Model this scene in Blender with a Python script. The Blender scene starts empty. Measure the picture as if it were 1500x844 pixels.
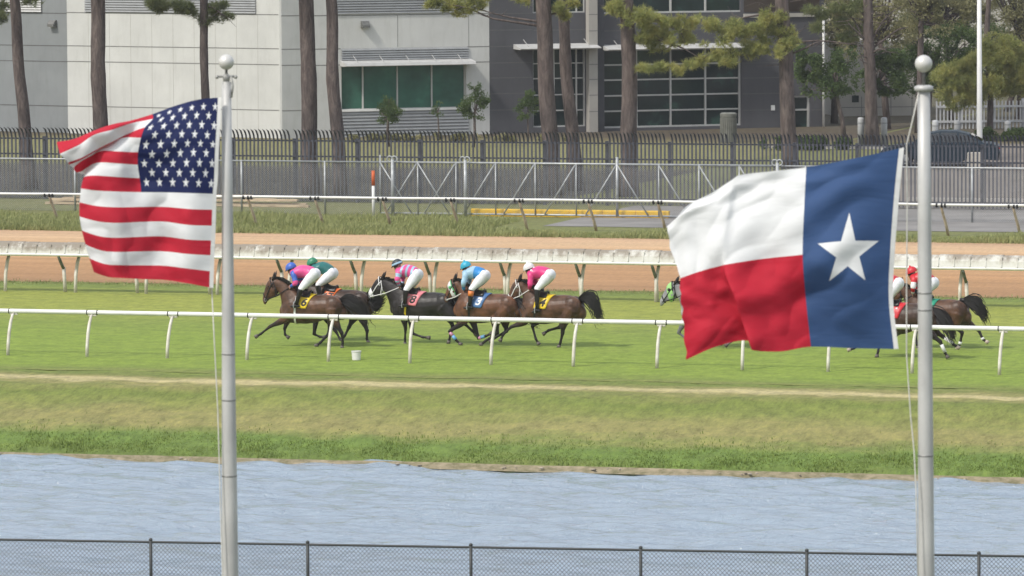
import bpy, math, random
import numpy as np
from mathutils import Vector, Matrix, noise

random.seed(7)
rng = np.random.default_rng(7)
scene = bpy.context.scene
COL = scene.collection

# ------------------------------------------------------------------ camera
F_PX, H_CAM = 8333.0, 12.1
PITCH, ROLL = math.atan(615.0 / 8333.0), -0.0055
f0 = Vector((0, math.cos(PITCH), -math.sin(PITCH)))
r0 = Vector((1, 0, 0)); u0 = r0.cross(f0)
CR = r0 * math.cos(ROLL) + u0 * math.sin(ROLL)
CU = u0 * math.cos(ROLL) - r0 * math.sin(ROLL)
EYE = Vector((0, 0, H_CAM))

def ray(px, py):
    return f0 * F_PX + CR * (px - 750.0) + CU * (422.0 - py)
def P(px, py, z=0.0):
    """point of the photograph that lies at height z"""
    d = ray(px, py); t = (z - H_CAM) / d.z
    return EYE + d * t
def D(px, py, d):
    """point of the photograph at distance d in front of the camera"""
    r = ray(px, py); return EYE + r * (d / r.y)

cam_data = bpy.data.cameras.new("camera")
cam = bpy.data.objects.new("camera", cam_data); COL.objects.link(cam)
m = Matrix((CR, CU, -f0)).transposed().to_4x4(); m.translation = EYE
cam.matrix_world = m
cam_data.sensor_width = 36.0
cam_data.lens = 36.0 * F_PX / 1500.0
cam_data.clip_start = 1.0; cam_data.clip_end = 6000
cam_data.dof.use_dof = True
cam_data.dof.focus_distance = 118.0
cam_data.dof.aperture_fstop = 8.8
scene.camera = cam

# track frame: U runs along the course, N away from the stands
ANG = math.atan(0.295)
UV = Vector((math.cos(ANG), -math.sin(ANG), 0)); NV = Vector((math.sin(ANG), math.cos(ANG), 0))
RT = Matrix.Rotation(-ANG, 4, 'Z')
def T(u, n, z=0.0): return UV * u + NV * n + Vector((0, 0, z))
def UC(n): return -n*0.295/(1+0.0)*1.0
def toUN(p): return (p.dot(UV), p.dot(NV))
def Nof(py, z=0.0, px=750): return P(px, py, z).dot(NV)

# ------------------------------------------------------------------ objects
MW = {}
def tag(o, label=None, cat=None, group=None, kind=None):
    if label: o['label'] = label
    if cat: o['category'] = cat
    if group: o['group'] = group
    if kind: o['kind'] = kind
    return o
def root(name, loc, label, cat, group=None, rotz=0.0):
    o = bpy.data.objects.new(name, None); COL.objects.link(o)
    M = Matrix.Translation(loc) @ Matrix.Rotation(rotz, 4, 'Z')
    o.matrix_world = M; MW[o.name] = M
    o.empty_display_size = 0.2
    return tag(o, label, cat, group)

class MB:
    def __init__(s): s.v = []; s.f = []; s.mi = []; s.uv = None
    def add(s, vs, fs, mi=0):
        b = len(s.v); s.v.extend([tuple(x) for x in vs])
        s.f.extend([tuple(i + b for i in q) for q in fs]); s.mi.extend([mi] * len(fs)); return s
    def box(s, c, ax, ay, az, mi=0):
        """c centre, ax/ay/az half vectors"""
        c = Vector(c); vs = [c + ax * i + ay * j + az * k for i in (-1, 1) for j in (-1, 1) for k in (-1, 1)]
        return s.add(vs, [(0,1,3,2),(4,6,7,5),(0,4,5,1),(2,3,7,6),(0,2,6,4),(1,5,7,3)], mi)
    def abox(s, x0, x1, y0, y1, z0, z1, F=None, mi=0):
        """box in a frame function F(x, y, z) -> world"""
        F = F or (lambda x, y, z: Vector((x, y, z)))
        vs = [F(x, y, z) for x in (x0, x1) for y in (y0, y1) for z in (z0, z1)]
        return s.add(vs, [(0,1,3,2),(4,6,7,5),(0,4,5,1),(2,3,7,6),(0,2,6,4),(1,5,7,3)], mi)
    def tube(s, pts, rad, seg=8, mi=0, cap=True):
        pts = [Vector(p) for p in pts]; n = len(pts)
        if not hasattr(rad, '__len__'): rad = [rad] * n
        vs = []; prev = None
        for i, p in enumerate(pts):
            t = (pts[min(i + 1, n - 1)] - pts[max(i - 1, 0)]).normalized()
            a = prev if prev is not None else (Vector((0, 0, 1)) if abs(t.z) < 0.9 else Vector((0, 1, 0)))
            a = (a - t * a.dot(t))
            if a.length < 1e-5: a = Vector((1, 0, 0)) - t * t.x
            a.normalize(); b = t.cross(a); prev = a
            for k in range(seg):
                th = 2 * math.pi * k / seg
                vs.append(p + (a * math.cos(th) + b * math.sin(th)) * rad[i])
        fs = [(i*seg+k, i*seg+(k+1) % seg, (i+1)*seg+(k+1) % seg, (i+1)*seg+k) for i in range(n-1) for k in range(seg)]
        if cap: fs += [tuple(range(seg))[::-1], tuple((n-1)*seg + k for k in range(seg))]
        return s.add(vs, fs, mi)
    def loft(s, secs, seg=14, mi=0, mis=None, round_ends=True):
        """secs: (centre, half-vector A, half-vector B)"""
        secs = [(Vector(c), Vector(a), Vector(b)) for c, a, b in secs]
        if round_ends:
            def endc(c, a, b, c2):
                d = (c - c2); d = d.normalized() * min(a.length, b.length)
                return [(c + d * 0.55, a * 0.8, b * 0.8), (c + d * 0.9, a * 0.4, b * 0.4)]
            e0 = endc(*secs[0], secs[1][0]); e1 = endc(*secs[-1], secs[-2][0])
            if mis: mis = [mis[0]] * 2 + list(mis) + [mis[-1]] * 2
            secs = [e0[1], e0[0]] + secs + e1
        vs = []
        for c, a, b in secs:
            for k in range(seg):
                th = 2 * math.pi * k / seg
                vs.append(c + a * math.cos(th) + b * math.sin(th))
        n = len(secs); bs = len(s.v); s.v.extend([tuple(x) for x in vs])
        for i in range(n - 1):
            for k in range(seg):
                s.f.append((bs+i*seg+k, bs+i*seg+(k+1) % seg, bs+(i+1)*seg+(k+1) % seg, bs+(i+1)*seg+k))
                s.mi.append(mis[i] if mis else mi)
        s.f.append(tuple(bs + k for k in range(seg))[::-1]); s.mi.append(mis[0] if mis else mi)
        s.f.append(tuple(bs + (n-1)*seg + k for k in range(seg))); s.mi.append(mis[-1] if mis else mi)
        return s
    def ball(s, c, r, seg=12, rings=8, mi=0, sc=(1, 1, 1)):
        c = Vector(c); vs = [c + Vector((0, 0, r*sc[2]))]
        for i in range(1, rings):
            ph = math.pi * i / rings
            for k in range(seg):
                th = 2*math.pi*k/seg
                vs.append(c + Vector((r*sc[0]*math.sin(ph)*math.cos(th), r*sc[1]*math.sin(ph)*math.sin(th), r*sc[2]*math.cos(ph))))
        vs.append(c - Vector((0, 0, r*sc[2]))); fs = []
        for k in range(seg): fs.append((0, 1+k, 1+(k+1) % seg))
        for i in range(rings-2):
            for k in range(seg):
                a = 1+i*seg+k; b = 1+i*seg+(k+1) % seg; fs.append((a, a+seg, b+seg, b))
        L = len(vs)-1
        for k in range(seg): fs.append((L, 1+(rings-2)*seg+(k+1) % seg, 1+(rings-2)*seg+k))
        return s.add(vs, fs, mi)
    def prism(s, prof, F, d0, d1, mi=0):
        """closed profile of (x, z) extruded from depth d0 to d1 in frame F(x, d, z)"""
        n = len(prof); vs = [F(x, d0, z) for x, z in prof] + [F(x, d1, z) for x, z in prof]
        fs = [(i, (i+1) % n, n+(i+1) % n, n+i) for i in range(n)] + [tuple(range(n))[::-1], tuple(range(n, 2*n))]
        return s.add(vs, fs, mi)
    def mesh(s, name, M=None, recalc=True):
        me = bpy.data.meshes.new(name)
        vs = np.array(s.v, dtype=float).reshape(-1, 3)
        if M is not None:
            I = np.array(M.inverted()); vs = vs @ I[:3, :3].T + I[:3, 3]
        me.from_pydata(vs.tolist(), [], s.f); me.update()
        if len(s.mi): me.polygons.foreach_set('material_index', s.mi)
        if recalc:
            import bmesh
            bm = bmesh.new(); bm.from_mesh(me); bmesh.ops.recalc_face_normals(bm, faces=bm.faces); bm.to_mesh(me); bm.free()
        return me
    def build(s, name, mats, parent=None, M=None, smooth=False, recalc=True):
        PM = MW.get(parent.name, Matrix()) if parent else None
        if M is None: M = PM if parent else Matrix()
        me = s.mesh(name, M, recalc)
        for mt in (mats if isinstance(mats, (list, tuple)) else [mats]): me.materials.append(mt)
        if smooth: me.polygons.foreach_set('use_smooth', [True] * len(me.polygons))
        o = bpy.data.objects.new(name, me); COL.objects.link(o)
        if parent:
            o.parent = parent; o.matrix_local = PM.inverted() @ M
        else: o.matrix_world = M
        MW[o.name] = M.copy()
        return o

def remeshed(mb, name, voxel, sm=6, factor=0.5, M=None):
    me = mb.mesh(name + '_raw', M, True)
    o = bpy.data.objects.new('tmp', me); COL.objects.link(o)
    r = o.modifiers.new('r', 'REMESH'); r.mode = 'VOXEL'; r.voxel_size = voxel
    if sm:
        k = o.modifiers.new('s', 'SMOOTH'); k.iterations = sm; k.factor = factor
    dg = bpy.context.evaluated_depsgraph_get(); dg.update()
    out = bpy.data.meshes.new_from_object(o.evaluated_get(dg)); out.name = name
    bpy.data.objects.remove(o); bpy.data.meshes.remove(me)
    out.polygons.foreach_set('use_smooth', [True] * len(out.polygons))
    return out

# ------------------------------------------------------------------ materials
def lin(r, g, b):
    return tuple(((c/255.0)/12.92 if c/255.0 <= 0.04045 else ((c/255.0+0.055)/1.055)**2.4) for c in (r, g, b)) + (1,)
class NT:
    def __init__(s, name):
        s.m = bpy.data.materials.new(name); s.m.use_nodes = True; s.t = s.m.node_tree; s.b = s.t.nodes['Principled BSDF']
    def n(s, typ, **kw):
        x = s.t.nodes.new(typ)
        for k, v in kw.items(): setattr(x, k, v)
        return x
    def l(s, a, b): s.t.links.new(a, b)
    def coord(s, scale=(1, 1, 1), kind='Object'):
        tc = s.n('ShaderNodeTexCoord'); mp = s.n('ShaderNodeMapping'); mp.inputs['Scale'].default_value = scale
        s.l(tc.outputs[kind], mp.inputs['Vector']); return mp.outputs[0]
    def noise(s, vec, scale=5, detail=4, rough=0.55, dist=0):
        x = s.n('ShaderNodeTexNoise'); x.inputs['Scale'].default_value = scale; x.inputs['Detail'].default_value = detail
        x.inputs['Roughness'].default_value = rough; x.inputs['Distortion'].default_value = dist
        s.l(vec, x.inputs['Vector']); return x.outputs['Fac']
    def ramp(s, fac, stops):
        x = s.n('ShaderNodeValToRGB'); e = x.color_ramp.elements
        while len(e) < len(stops): e.new(0.5)
        for i, (p, c) in enumerate(stops):
            e[i].position = p; e[i].color = c if len(c) == 4 else tuple(c) + (1,)
        s.l(fac, x.inputs['Fac']); return x.outputs['Color']
    def mix(s, fac, a, b, mode='MIX'):
        x = s.n('ShaderNodeMix', data_type='RGBA', blend_type=mode)
        for sock, v in ((x.inputs[0], fac), (x.inputs[6], a), (x.inputs[7], b)):
            if hasattr(v, 'links'): s.l(v, sock)
            else: sock.default_value = v
        return x.outputs[2]
    def math(s, op, a, b=0.0, c=None):
        x = s.n('ShaderNodeMath', operation=op)
        for i, v in enumerate((a, b, c)):
            if v is None: continue
            if hasattr(v, 'links'): s.l(v, x.inputs[i])
            else: x.inputs[i].default_value = v
        return x.outputs[0]
    def bump(s, h, strength=0.3, dist=0.02):
        x = s.n('ShaderNodeBump'); x.inputs['Strength'].default_value = strength; x.inputs['Distance'].default_value = dist
        s.l(h, x.inputs['Height']); s.l(x.outputs[0], s.b.inputs['Normal'])
    def out(s, col=None, rough=0.6, metal=0.0, spec=0.5):
        if col is not None:
            if hasattr(col, 'links'): s.l(col, s.b.inputs['Base Color'])
            else: s.b.inputs['Base Color'].default_value = col
        s.b.inputs['Roughness'].default_value = rough; s.b.inputs['Metallic'].default_value = metal
        s.b.inputs['Specular IOR Level'].default_value = spec
        return s.m
def c3(c, k=1.0): return (c[0]*k, c[1]*k, c[2]*k, 1)
def pm(name, c, var=0.15, scale=4.0, rough=0.6, metal=0.0, bump=0.0, bscale=None, stretch=(1, 1, 1), spec=0.4, c2=None):
    t = NT(name); v = t.coord(stretch); nz = t.noise(v, scale, 5)
    c2 = c2 or c3(c, 1 - 2*var)
    col = t.ramp(nz, [(0.3, c2), (0.7, c3(c, 1 + var * 0.5))])
    if bump:
        t.bump(t.noise(v, bscale or scale * 6, 4), bump, 0.02)
    return t.out(col, rough, metal, spec)

M = {}
M['white_paint'] = pm('white_paint', (0.72, 0.72, 0.70), 0.06, 3, 0.35, bump=0.05)
M['post_paint'] = pm('post_paint', (0.66, 0.64, 0.58), 0.12, 5, 0.5, c2=(0.50, 0.46, 0.38, 1))
M['old_post'] = pm('old_post', (0.52, 0.44, 0.33), 0.2, 6, 0.7, c2=(0.34, 0.25, 0.17, 1))
M['green_metal'] = pm('green_metal', (0.16, 0.18, 0.14), 0.3, 9, 0.6)
M['black_rubber'] = pm('black_rubber', (0.018, 0.018, 0.02), 0.2, 10, 0.7)
M['galv'] = pm('galv', (0.40, 0.42, 0.43), 0.15, 8, 0.45, metal=0.3)
M['galv_wire'] = pm('galv_wire', (0.36, 0.37, 0.37), 0.1, 8, 0.5, metal=0.2)
M['black_wire'] = pm('black_wire', (0.045, 0.05, 0.05), 0.1, 8, 0.5)
M['iron'] = pm('iron', (0.070, 0.075, 0.095), 0.2, 3, 0.5)
M['alu'] = pm('alu', (0.54, 0.54, 0.525), 0.14, 3, 0.45, metal=0.15, stretch=(1, 1, 0.5), bump=0.06)
M['ballmat'] = pm('ballmat', (0.66, 0.65, 0.62), 0.08, 3, 0.35, metal=0.2)
M['rope'] = pm('rope', (0.62, 0.61, 0.56), 0.1, 20, 0.8)
M['dark_metal'] = pm('dark_metal', (0.2, 0.2, 0.19), 0.2, 20, 0.5, metal=0.5)
# ------------------------------------------------------------------ light
world = bpy.data.worlds.new("World"); scene.world = world; world.use_nodes = True
wt = world.node_tree; bg = wt.nodes['Background']
sky = wt.nodes.new('ShaderNodeTexSky'); sky.sky_type = 'NISHITA'; sky.sun_disc = False
SUN = Vector((-0.62, -0.52, 0.90)).normalized()
el = math.asin(SUN.z)
sky.sun_elevation = el; sky.sun_rotation = math.atan2(SUN.x, SUN.y)
sky.air_density = 1.0; sky.dust_density = 5.0; sky.ozone_density = 1.0
# thin high cloud over the whole sky
ctc = wt.nodes.new('ShaderNodeTexCoord'); cmp_ = wt.nodes.new('ShaderNodeMapping'); cmp_.inputs['Scale'].default_value = (1, 1, 3.0)
cno = wt.nodes.new('ShaderNodeTexNoise'); cno.inputs['Scale'].default_value = 2.6; cno.inputs['Detail'].default_value = 5
crp = wt.nodes.new('ShaderNodeValToRGB'); crp.color_ramp.elements[0].position = 0.35; crp.color_ramp.elements[0].color = (0.42,)*3 + (1,); crp.color_ramp.elements[1].position = 0.7; crp.color_ramp.elements[1].color = (0.8,)*3 + (1,)
cmx = wt.nodes.new('ShaderNodeMix'); cmx.data_type = 'RGBA'; cmx.inputs[7].default_value = (10.8, 11.5, 12.6, 1)
wt.links.new(ctc.outputs['Generated'], cmp_.inputs[0]); wt.links.new(cmp_.outputs[0], cno.inputs['Vector']); wt.links.new(cno.outputs['Fac'], crp.inputs[0])
wt.links.new(crp.outputs[0], cmx.inputs[0]); wt.links.new(sky.outputs[0], cmx.inputs[6]); wt.links.new(cmx.outputs[2], bg.inputs[0]); bg.inputs[1].default_value = 0.086
sl = bpy.data.lights.new('sun', 'SUN'); sl.energy = 2.5; sl.angle = math.radians(7.0); sl.color = (1.0, 0.955, 0.88)
so = bpy.data.objects.new('sun', sl); COL.objects.link(so); so.rotation_euler = SUN.to_track_quat('Z', 'Y').to_euler()
scene.view_settings.view_transform = 'Standard'; scene.view_settings.look = 'None'
scene.view_settings.gamma = 1.0; scene.view_settings.exposure = 0.30; scene.view_settings.use_curve_mapping = False
scene.cycles.max_bounces = 5; scene.cycles.transparent_max_bounces = 8
scene.cycles.use_denoising = True

# ------------------------------------------------------------------ ground materials (object x = along the course, y = across)
def grass_mat(name, bands, fine=1.0, dry=0.35, speck=1.0, patch=0.5):
    """bands: (n, colour) stops across the course"""
    t = NT(name)
    tc = t.n('ShaderNodeTexCoord'); sep = t.n('ShaderNodeSeparateXYZ'); t.l(tc.outputs['Object'], sep.inputs[0])
    n0, n1 = bands[0][0], bands[-1][0]
    wob = t.noise(t.coord((0.12, 0.5, 1)), 1.0, 4)
    wob2 = t.noise(t.coord((0.9, 2.4, 1)), 1.0, 3)
    y = t.math('ADD', sep.outputs['Y'], t.math('MULTIPLY', t.math('SUBTRACT', wob, 0.5), 2.6))
    y = t.math('ADD', y, t.math('MULTIPLY', t.math('SUBTRACT', wob2, 0.5), 0.9))
    fac = t.math('DIVIDE', t.math('SUBTRACT', y, n0), n1 - n0)
    base = t.ramp(fac, [((n - n0) / (n1 - n0), c3(c)) for n, c in bands])
    # dry patches
    p = t.noise(t.coord((0.35, 0.9, 1)), 1.0, 5, 0.6)
    base = t.mix(t.math('MULTIPLY', t.ramp(p, [(0.48, (0, 0, 0)), (0.75, (1, 1, 1))]), dry), base, (0.235, 0.20, 0.085, 1))
    q = t.noise(t.coord((0.8, 1.6, 1)), 1.3, 4, 0.6)
    base = t.mix(t.math('MULTIPLY', t.ramp(q, [(0.45, (0, 0, 0)), (0.8, (1, 1, 1))]), patch), base, (0.075, 0.12, 0.028, 1))
    # blade scale: short upright tufts, foreshortened to streaks
    g1 = t.noise(t.coord((3.4, 1.9, 1)), 1.0 * fine, 4, 0.75)
    g2 = t.noise(t.coord((14, 5.0, 1)), 1.0 * fine, 4, 0.8)
    g = t.math('ADD', t.math('MULTIPLY', g1, 0.55), t.math('MULTIPLY', g2, 0.45))
    k = 0.58 * speck
    val = t.ramp(g, [(0.30, (1-k, 1-k, 1-k)), (0.5, (1, 1, 1)), (0.72, (1+k*1.1, 1+k, 1+k*0.6))])
    base = t.mix(1.0, base, val, 'MULTIPLY')
    t.bump(g, 0.35, 0.05)
    return t.out(base, 0.85, 0, 0.15)

n_w = Nof(687.5, -1.2); n_path = Nof(568, 0.0); n_turf0 = Nof(556, 0); n_dirt = Nof(425, 0); n_verge = Nof(347, 0)
n_mid = Nof(386, 1.1)
WATER_Z = -1.2
n_near = Nof(880, -1.2)
GREEN = (0.175, 0.225, 0.048); GREEN2 = (0.145, 0.180, 0.045); TURF = (0.198, 0.268, 0.046); TURFY = (0.258, 0.284, 0.060)
OLIVE = (0.185, 0.205, 0.060); TAN = (0.30, 0.265, 0.120); LUSH = (0.125, 0.185, 0.045); DRY = (0.235, 0.220, 0.085)
bank = grass_mat('bank_grass_mat', [(n_w - 1, (0.09, 0.10, 0.04)), (n_w + 0.45, LUSH), (n_w + 1.5, LUSH), (n_w + 2.3, DRY), (n_w + 3.1, DRY), (n_w + 4.0, OLIVE),
        (n_w + 5.0, GREEN2), (n_path - 1.4, GREEN2), (n_path - 0.5, DRY), (n_path - 0.1, (0.44, 0.38, 0.20)), (n_path + 0.35, (0.44, 0.38, 0.20)), (n_path + 0.8, DRY), (n_path + 1.5, GREEN2), (n_path + 2.5, GREEN), (n_verge - 2, GREEN), (n_verge, (0.17, 0.185, 0.07)), (n_verge + 12, (0.16, 0.165, 0.07))], dry=0.28, patch=0.3, speck=0.85)

# one sheet from behind the stands to the horizon
prof = [(-60, -1.0), (60, -1.0), (n_near - 6, -0.9), (n_near - 2, -0.95), (n_near - 0.6, -1.25), (n_near + 1, -2.2), (n_w - 2, -2.2), (n_w - 0.5, -1.5), (n_w - 0.05, -1.24),
        (n_w + 0.35, -1.02), (n_w + 1.0, -0.88), (n_w + 2.2, -0.62), (n_w + 4.0, -0.30), (n_path - 1.2, -0.02), (n_path - 0.2, 0.0), (n_path + 3, 0.0)]
prof += [(n_dirt, 0.0), (n_verge, 0.0), (230, 0), (300, 0), (600, 0), (4000, 0)]
us = [-4000, -400, -160] + list(np.linspace(-62, -12, 181)) + [80, 400, 4000]
mb = MB(); ns = []
for i in range(len(prof) - 1):
    a, b = prof[i], prof[i + 1]
    k = 5 if (b[0] - a[0] < 3 and a[0] > n_w - 1) else 1
    for j in range(k): ns.append((a[0] + (b[0]-a[0])*j/k, a[1] + (b[1]-a[1])*j/k))
ns.append(prof[-1])
vs = []
for (n, z) in ns:
    for u in us:
        w = 1.0 if n_w - 1 < n < n_path else 0.0
        dz = (noise.noise(Vector((u*0.9, n*1.1, 0)))*0.05 + noise.noise(Vector((u*3.1, n*2.7, 4)))*0.03) * w
        vs.append((u, n + (noise.noise(Vector((u*0.25, 3, 0)))*0.16 + noise.noise(Vector((u*1.1, 8, 0)))*0.09) * w, z + dz))
W_ = len(us)
fs = [(i*W_+j, i*W_+j+1, (i+1)*W_+j+1, (i+1)*W_+j) for i in range(len(ns)-1) for j in range(W_-1)]
mb.add([RT @ Vector(v) for v in vs], fs)
g = mb.build('ground', bank, M=RT, smooth=True, recalc=False); tag(g, kind='structure')

def sheet(name, n0, n1, z, mat, u0=-110, u1=20, wob=(0.0, 0.0), wfreq=0.5, kind='structure', label=None, step=0.25):
    mb = MB(); uu = np.arange(u0, u1 + 0.01, step); vs = []
    for u in uu:
        a = n0 + (noise.noise(Vector((u*wfreq, 1.3, z*50))) + 0.5*noise.noise(Vector((u*wfreq*5, 1.3, z*50)))) * wob[0]
        b = n1 + (noise.noise(Vector((u*wfreq, 9.1, z*50))) + 0.5*noise.noise(Vector((u*wfreq*5, 7.3, z*50)))) * wob[1]
        vs += [T(u, a, z), T(u, b, z)]
    fs = [(2*i, 2*i+2, 2*i+3, 2*i+1) for i in range(len(uu)-1)]
    mb.add(vs, fs); o = mb.build(name, mat, M=RT, recalc=False); tag(o, label=label, kind=kind); return o

turf_mat = grass_mat('turf_mat', [(n_turf0, OLIVE), (n_turf0 + 0.8, GREEN), (n_turf0 + 1.8, TURF), (n_turf0 + 10, TURF), (n_turf0 + 14, (0.190, 0.245, 0.050)), (n_turf0 + 18, TURFY), (n_dirt - 4, TURFY), (n_dirt - 1.2, (0.165, 0.21, 0.05)), (n_dirt, GREEN2)], dry=0.10, speck=0.7)
sheet('turf_course', n_turf0, n_dirt, 0.006, turf_mat, wob=(0.25, 0.45))
# worn tyre line along the bank top
t = NT('worn_path_mat'); v = t.coord((1, 3, 1))
c = t.ramp(t.noise(v, 3.0, 5, 0.7), [(0.25, (0.24, 0.22, 0.10, 1)), (0.5, (0.50, 0.44, 0.26, 1)), (0.8, (0.60, 0.54, 0.36, 1))])
pathm = t.out(c, 0.9, 0, 0.1)
0 and sheet('worn_path', n_path - 0.45, n_path + 0.75, 0.010, pathm, wob=(0.30, 0.25), wfreq=0.35)
# dirt course
t = NT('dirt_mat')
tc = t.n('ShaderNodeTexCoord'); sep = t.n('ShaderNodeSeparateXYZ'); t.l(tc.outputs['Object'], sep.inputs[0])
w = t.noise(t.coord((0.05, 0.9, 1)), 1.0, 5, 0.6)
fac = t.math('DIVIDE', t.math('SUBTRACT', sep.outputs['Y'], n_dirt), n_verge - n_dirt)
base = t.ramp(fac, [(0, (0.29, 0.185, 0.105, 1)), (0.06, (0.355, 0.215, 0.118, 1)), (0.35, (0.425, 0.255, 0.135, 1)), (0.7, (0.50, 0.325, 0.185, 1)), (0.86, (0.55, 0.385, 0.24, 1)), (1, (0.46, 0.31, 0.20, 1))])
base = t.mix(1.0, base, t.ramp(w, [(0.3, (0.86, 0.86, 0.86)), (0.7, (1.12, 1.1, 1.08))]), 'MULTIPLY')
gr = t.noise(t.coord((10, 1.4, 1)), 1.0, 5, 0.75)
base = t.mix(1.0, base, t.ramp(gr, [(0.3, (0.80, 0.80, 0.82)), (0.7, (1.15, 1.15, 1.13))]), 'MULTIPLY')
# harrow lines
hl = t.noise(t.coord((0.02, 3.0, 1)), 1.0, 4, 0.8)
base = t.mix(1.0, base, t.ramp(hl, [(0.35, (0.90, 0.89, 0.88)), (0.65, (1.07, 1.07, 1.07))]), 'MULTIPLY')
t.bump(gr, 0.5, 0.05)
dirt = t.out(base, 0.95, 0, 0.1)
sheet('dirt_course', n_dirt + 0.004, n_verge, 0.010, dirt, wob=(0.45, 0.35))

# water
t = NT('water_mat')
v1 = t.coord((1.9, 3.6, 1)); v2 = t.coord((5.0, 12.0, 1))
h = t.math('ADD', t.math('MULTIPLY', t.noise(v1, 1.0, 5, 0.65, 0.6), 0.7), t.math('MULTIPLY', t.noise(v2, 1.0, 4, 0.7, 0.4), 0.30))
t.bump(h, 1.0, 0.20)
gust = t.noise(t.coord((0.55, 0.22, 1)), 1.0, 4, 0.6)
t.b.inputs['IOR'].default_value = 1.33
t.l(t.math('ADD', t.math('MULTIPLY', gust, 0.08), 0.04), t.b.inputs['Roughness'])
t.b.inputs['Base Color'].default_value = (0.265, 0.330, 0.400, 1)
t.b.inputs['Specular IOR Level'].default_value = 1.0
water = t.m
def water_mesh():
    uu = np.arange(-52, -18, 0.12); nn = np.arange(n_near - 1.0, n_w + 0.9, 0.06)
    U_, N_ = np.meshgrid(uu, nn)
    Z = np.zeros_like(U_); r = np.random.default_rng(3)
    for i in range(46):
        wl = 0.35 * (1.09 ** i) if i < 26 else r.uniform(0.4, 2.2)
        th = r.normal(math.pi/2 - 0.2, 0.42)   # wave travel mostly across the course
        k = 2*math.pi/wl
        amp = 0.0085 * wl ** 0.85
        ph = r.uniform(0, 6.28)
        mod = 0.5 + 0.5*np.sin(U_*r.uniform(0.15, 0.7) + N_*r.uniform(-0.5, 0.5) + r.uniform(0, 6))
        Z += amp * mod * np.sin(k*(U_*math.cos(th) + N_*math.sin(th)) + ph)
    # gusts: short packets of steeper ripples scattered over the pond
    for i in range(620):
        cu, cn = r.uniform(-48, -20), r.uniform(nn[0], nn[-1]); su, sn = r.uniform(0.35, 1.3), r.uniform(0.18, 0.45)
        iu = slice(max(0, int((cu-3*su-uu[0])/0.12)), max(1, int((cu+3*su-uu[0])/0.12))); jn = slice(max(0, int((cn-3*sn-nn[0])/0.06)), max(1, int((cn+3*sn-nn[0])/0.06)))
        A, B = U_[jn, iu]-cu, N_[jn, iu]-cn
        if A.size == 0: continue
        # the course frame is turned against the view, so crests lie a little askew
        C_ = B + A*r.normal(0.18, 0.10)
        Z[jn, iu] += r.uniform(0.012, 0.034)*np.exp(-(A/su)**2-(C_/sn)**2)*np.cos(2*math.pi*C_/r.uniform(0.38, 0.7))
    vs = np.stack([U_.ravel(), N_.ravel(), WATER_Z + Z.ravel()], 1)
    R = np.array(RT)[:3, :3]; vs = vs @ R.T
    w = len(uu); hh = len(nn); idx = np.arange(w*hh).reshape(hh, w)
    f = np.stack([idx[:-1, :-1].ravel(), idx[:-1, 1:].ravel(), idx[1:, 1:].ravel(), idx[1:, :-1].ravel()], 1)
    mb = MB(); mb.v = [tuple(x) for x in vs]; mb.f = [tuple(map(int, x)) for x in f]; mb.mi = [0]*len(f)
    # calm continuation of the pond to both sides
    for a, b in ((-300, uu[0]), (uu[-1], 300)):
        mb.add([T(a, n_near - 1, WATER_Z), T(b, n_near - 1, WATER_Z), T(b, n_w + 0.9, WATER_Z), T(a, n_w + 0.9, WATER_Z)], [(0, 1, 2, 3)])
    return mb
wo = water_mesh().build('water', water, M=RT, smooth=True, recalc=False); tag(wo, kind='structure')

# ------------------------------------------------------------------ blades of grass
def blades(name, count, un, hfun, mat, kind='stuff', lean=0.35, wid=0.012, label=None, cat=None):
    """un(r)-> (u, n, z)"""
    v = []; f = []
    for i in range(count):
        u, n, z = un()
        hgt = hfun(u, n)
        th = random.uniform(0, math.pi); w = wid * random.uniform(0.6, 1.4)
        dx, dy = math.cos(th)*w, math.sin(th)*w
        lx = random.gauss(0, lean)*hgt + 0.12*hgt; ly = random.gauss(0, lean)*hgt
        b = len(v)
        v += [(u-dx, n-dy, z-0.02), (u+dx, n+dy, z-0.02), (u+lx*0.4+dx*0.7, n+ly*0.4+dy*0.7, z+hgt*0.6), (u+lx*0.4-dx*0.7, n+ly*0.4-dy*0.7, z+hgt*0.6), (u+lx, n+ly, z+hgt)]
        f += [(b, b+1, b+2, b+3), (b+3, b+2, b+4)]
    me = bpy.data.meshes.new(name); me.from_pydata(v, [], f); me.update(); me.materials.append(mat)
    o = bpy.data.objects.new(name, me); COL.objects.link(o); o.matrix_world = RT
    tag(o, label, cat, None, kind); return o

def blade_mat(name, stops, trans=0.25):
    t = NT(name)
    nz = t.noise(t.coord((2.5, 2.5, 2.5)), 1.0, 4, 0.7); nf = t.noise(t.coord((30, 30, 6)), 1.0, 2, 0.7)
    k = t.math('ADD', t.math('MULTIPLY', nz, 0.55), t.math('MULTIPLY', nf, 0.45))
    c = t.ramp(k, stops); t.out(c, 0.7, 0, 0.2)
    tr = t.n('ShaderNodeBsdfTranslucent'); t.l(c, tr.inputs[0])
    ms = t.n('ShaderNodeMixShader'); ms.inputs[0].default_value = trans
    t.l(t.b.outputs[0], ms.inputs[1]); t.l(tr.outputs[0], ms.inputs[2])
    t.l(ms.outputs[0], t.t.nodes['Material Output'].inputs[0]); return t.m
verge_m = blade_mat('verge_blades', [(0.32, (0.15, 0.18, 0.07, 1)), (0.46, (0.25, 0.28, 0.11, 1)), (0.56, (0.34, 0.35, 0.15, 1)), (0.68, (0.44, 0.39, 0.22, 1))])
bank_m = blade_mat('bank_blades', [(0.32, (0.125, 0.175, 0.042, 1)), (0.48, (0.165, 0.225, 0.052, 1)), (0.6, (0.21, 0.265, 0.066, 1)), (0.75, (0.27, 0.25, 0.10, 1))])
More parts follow.
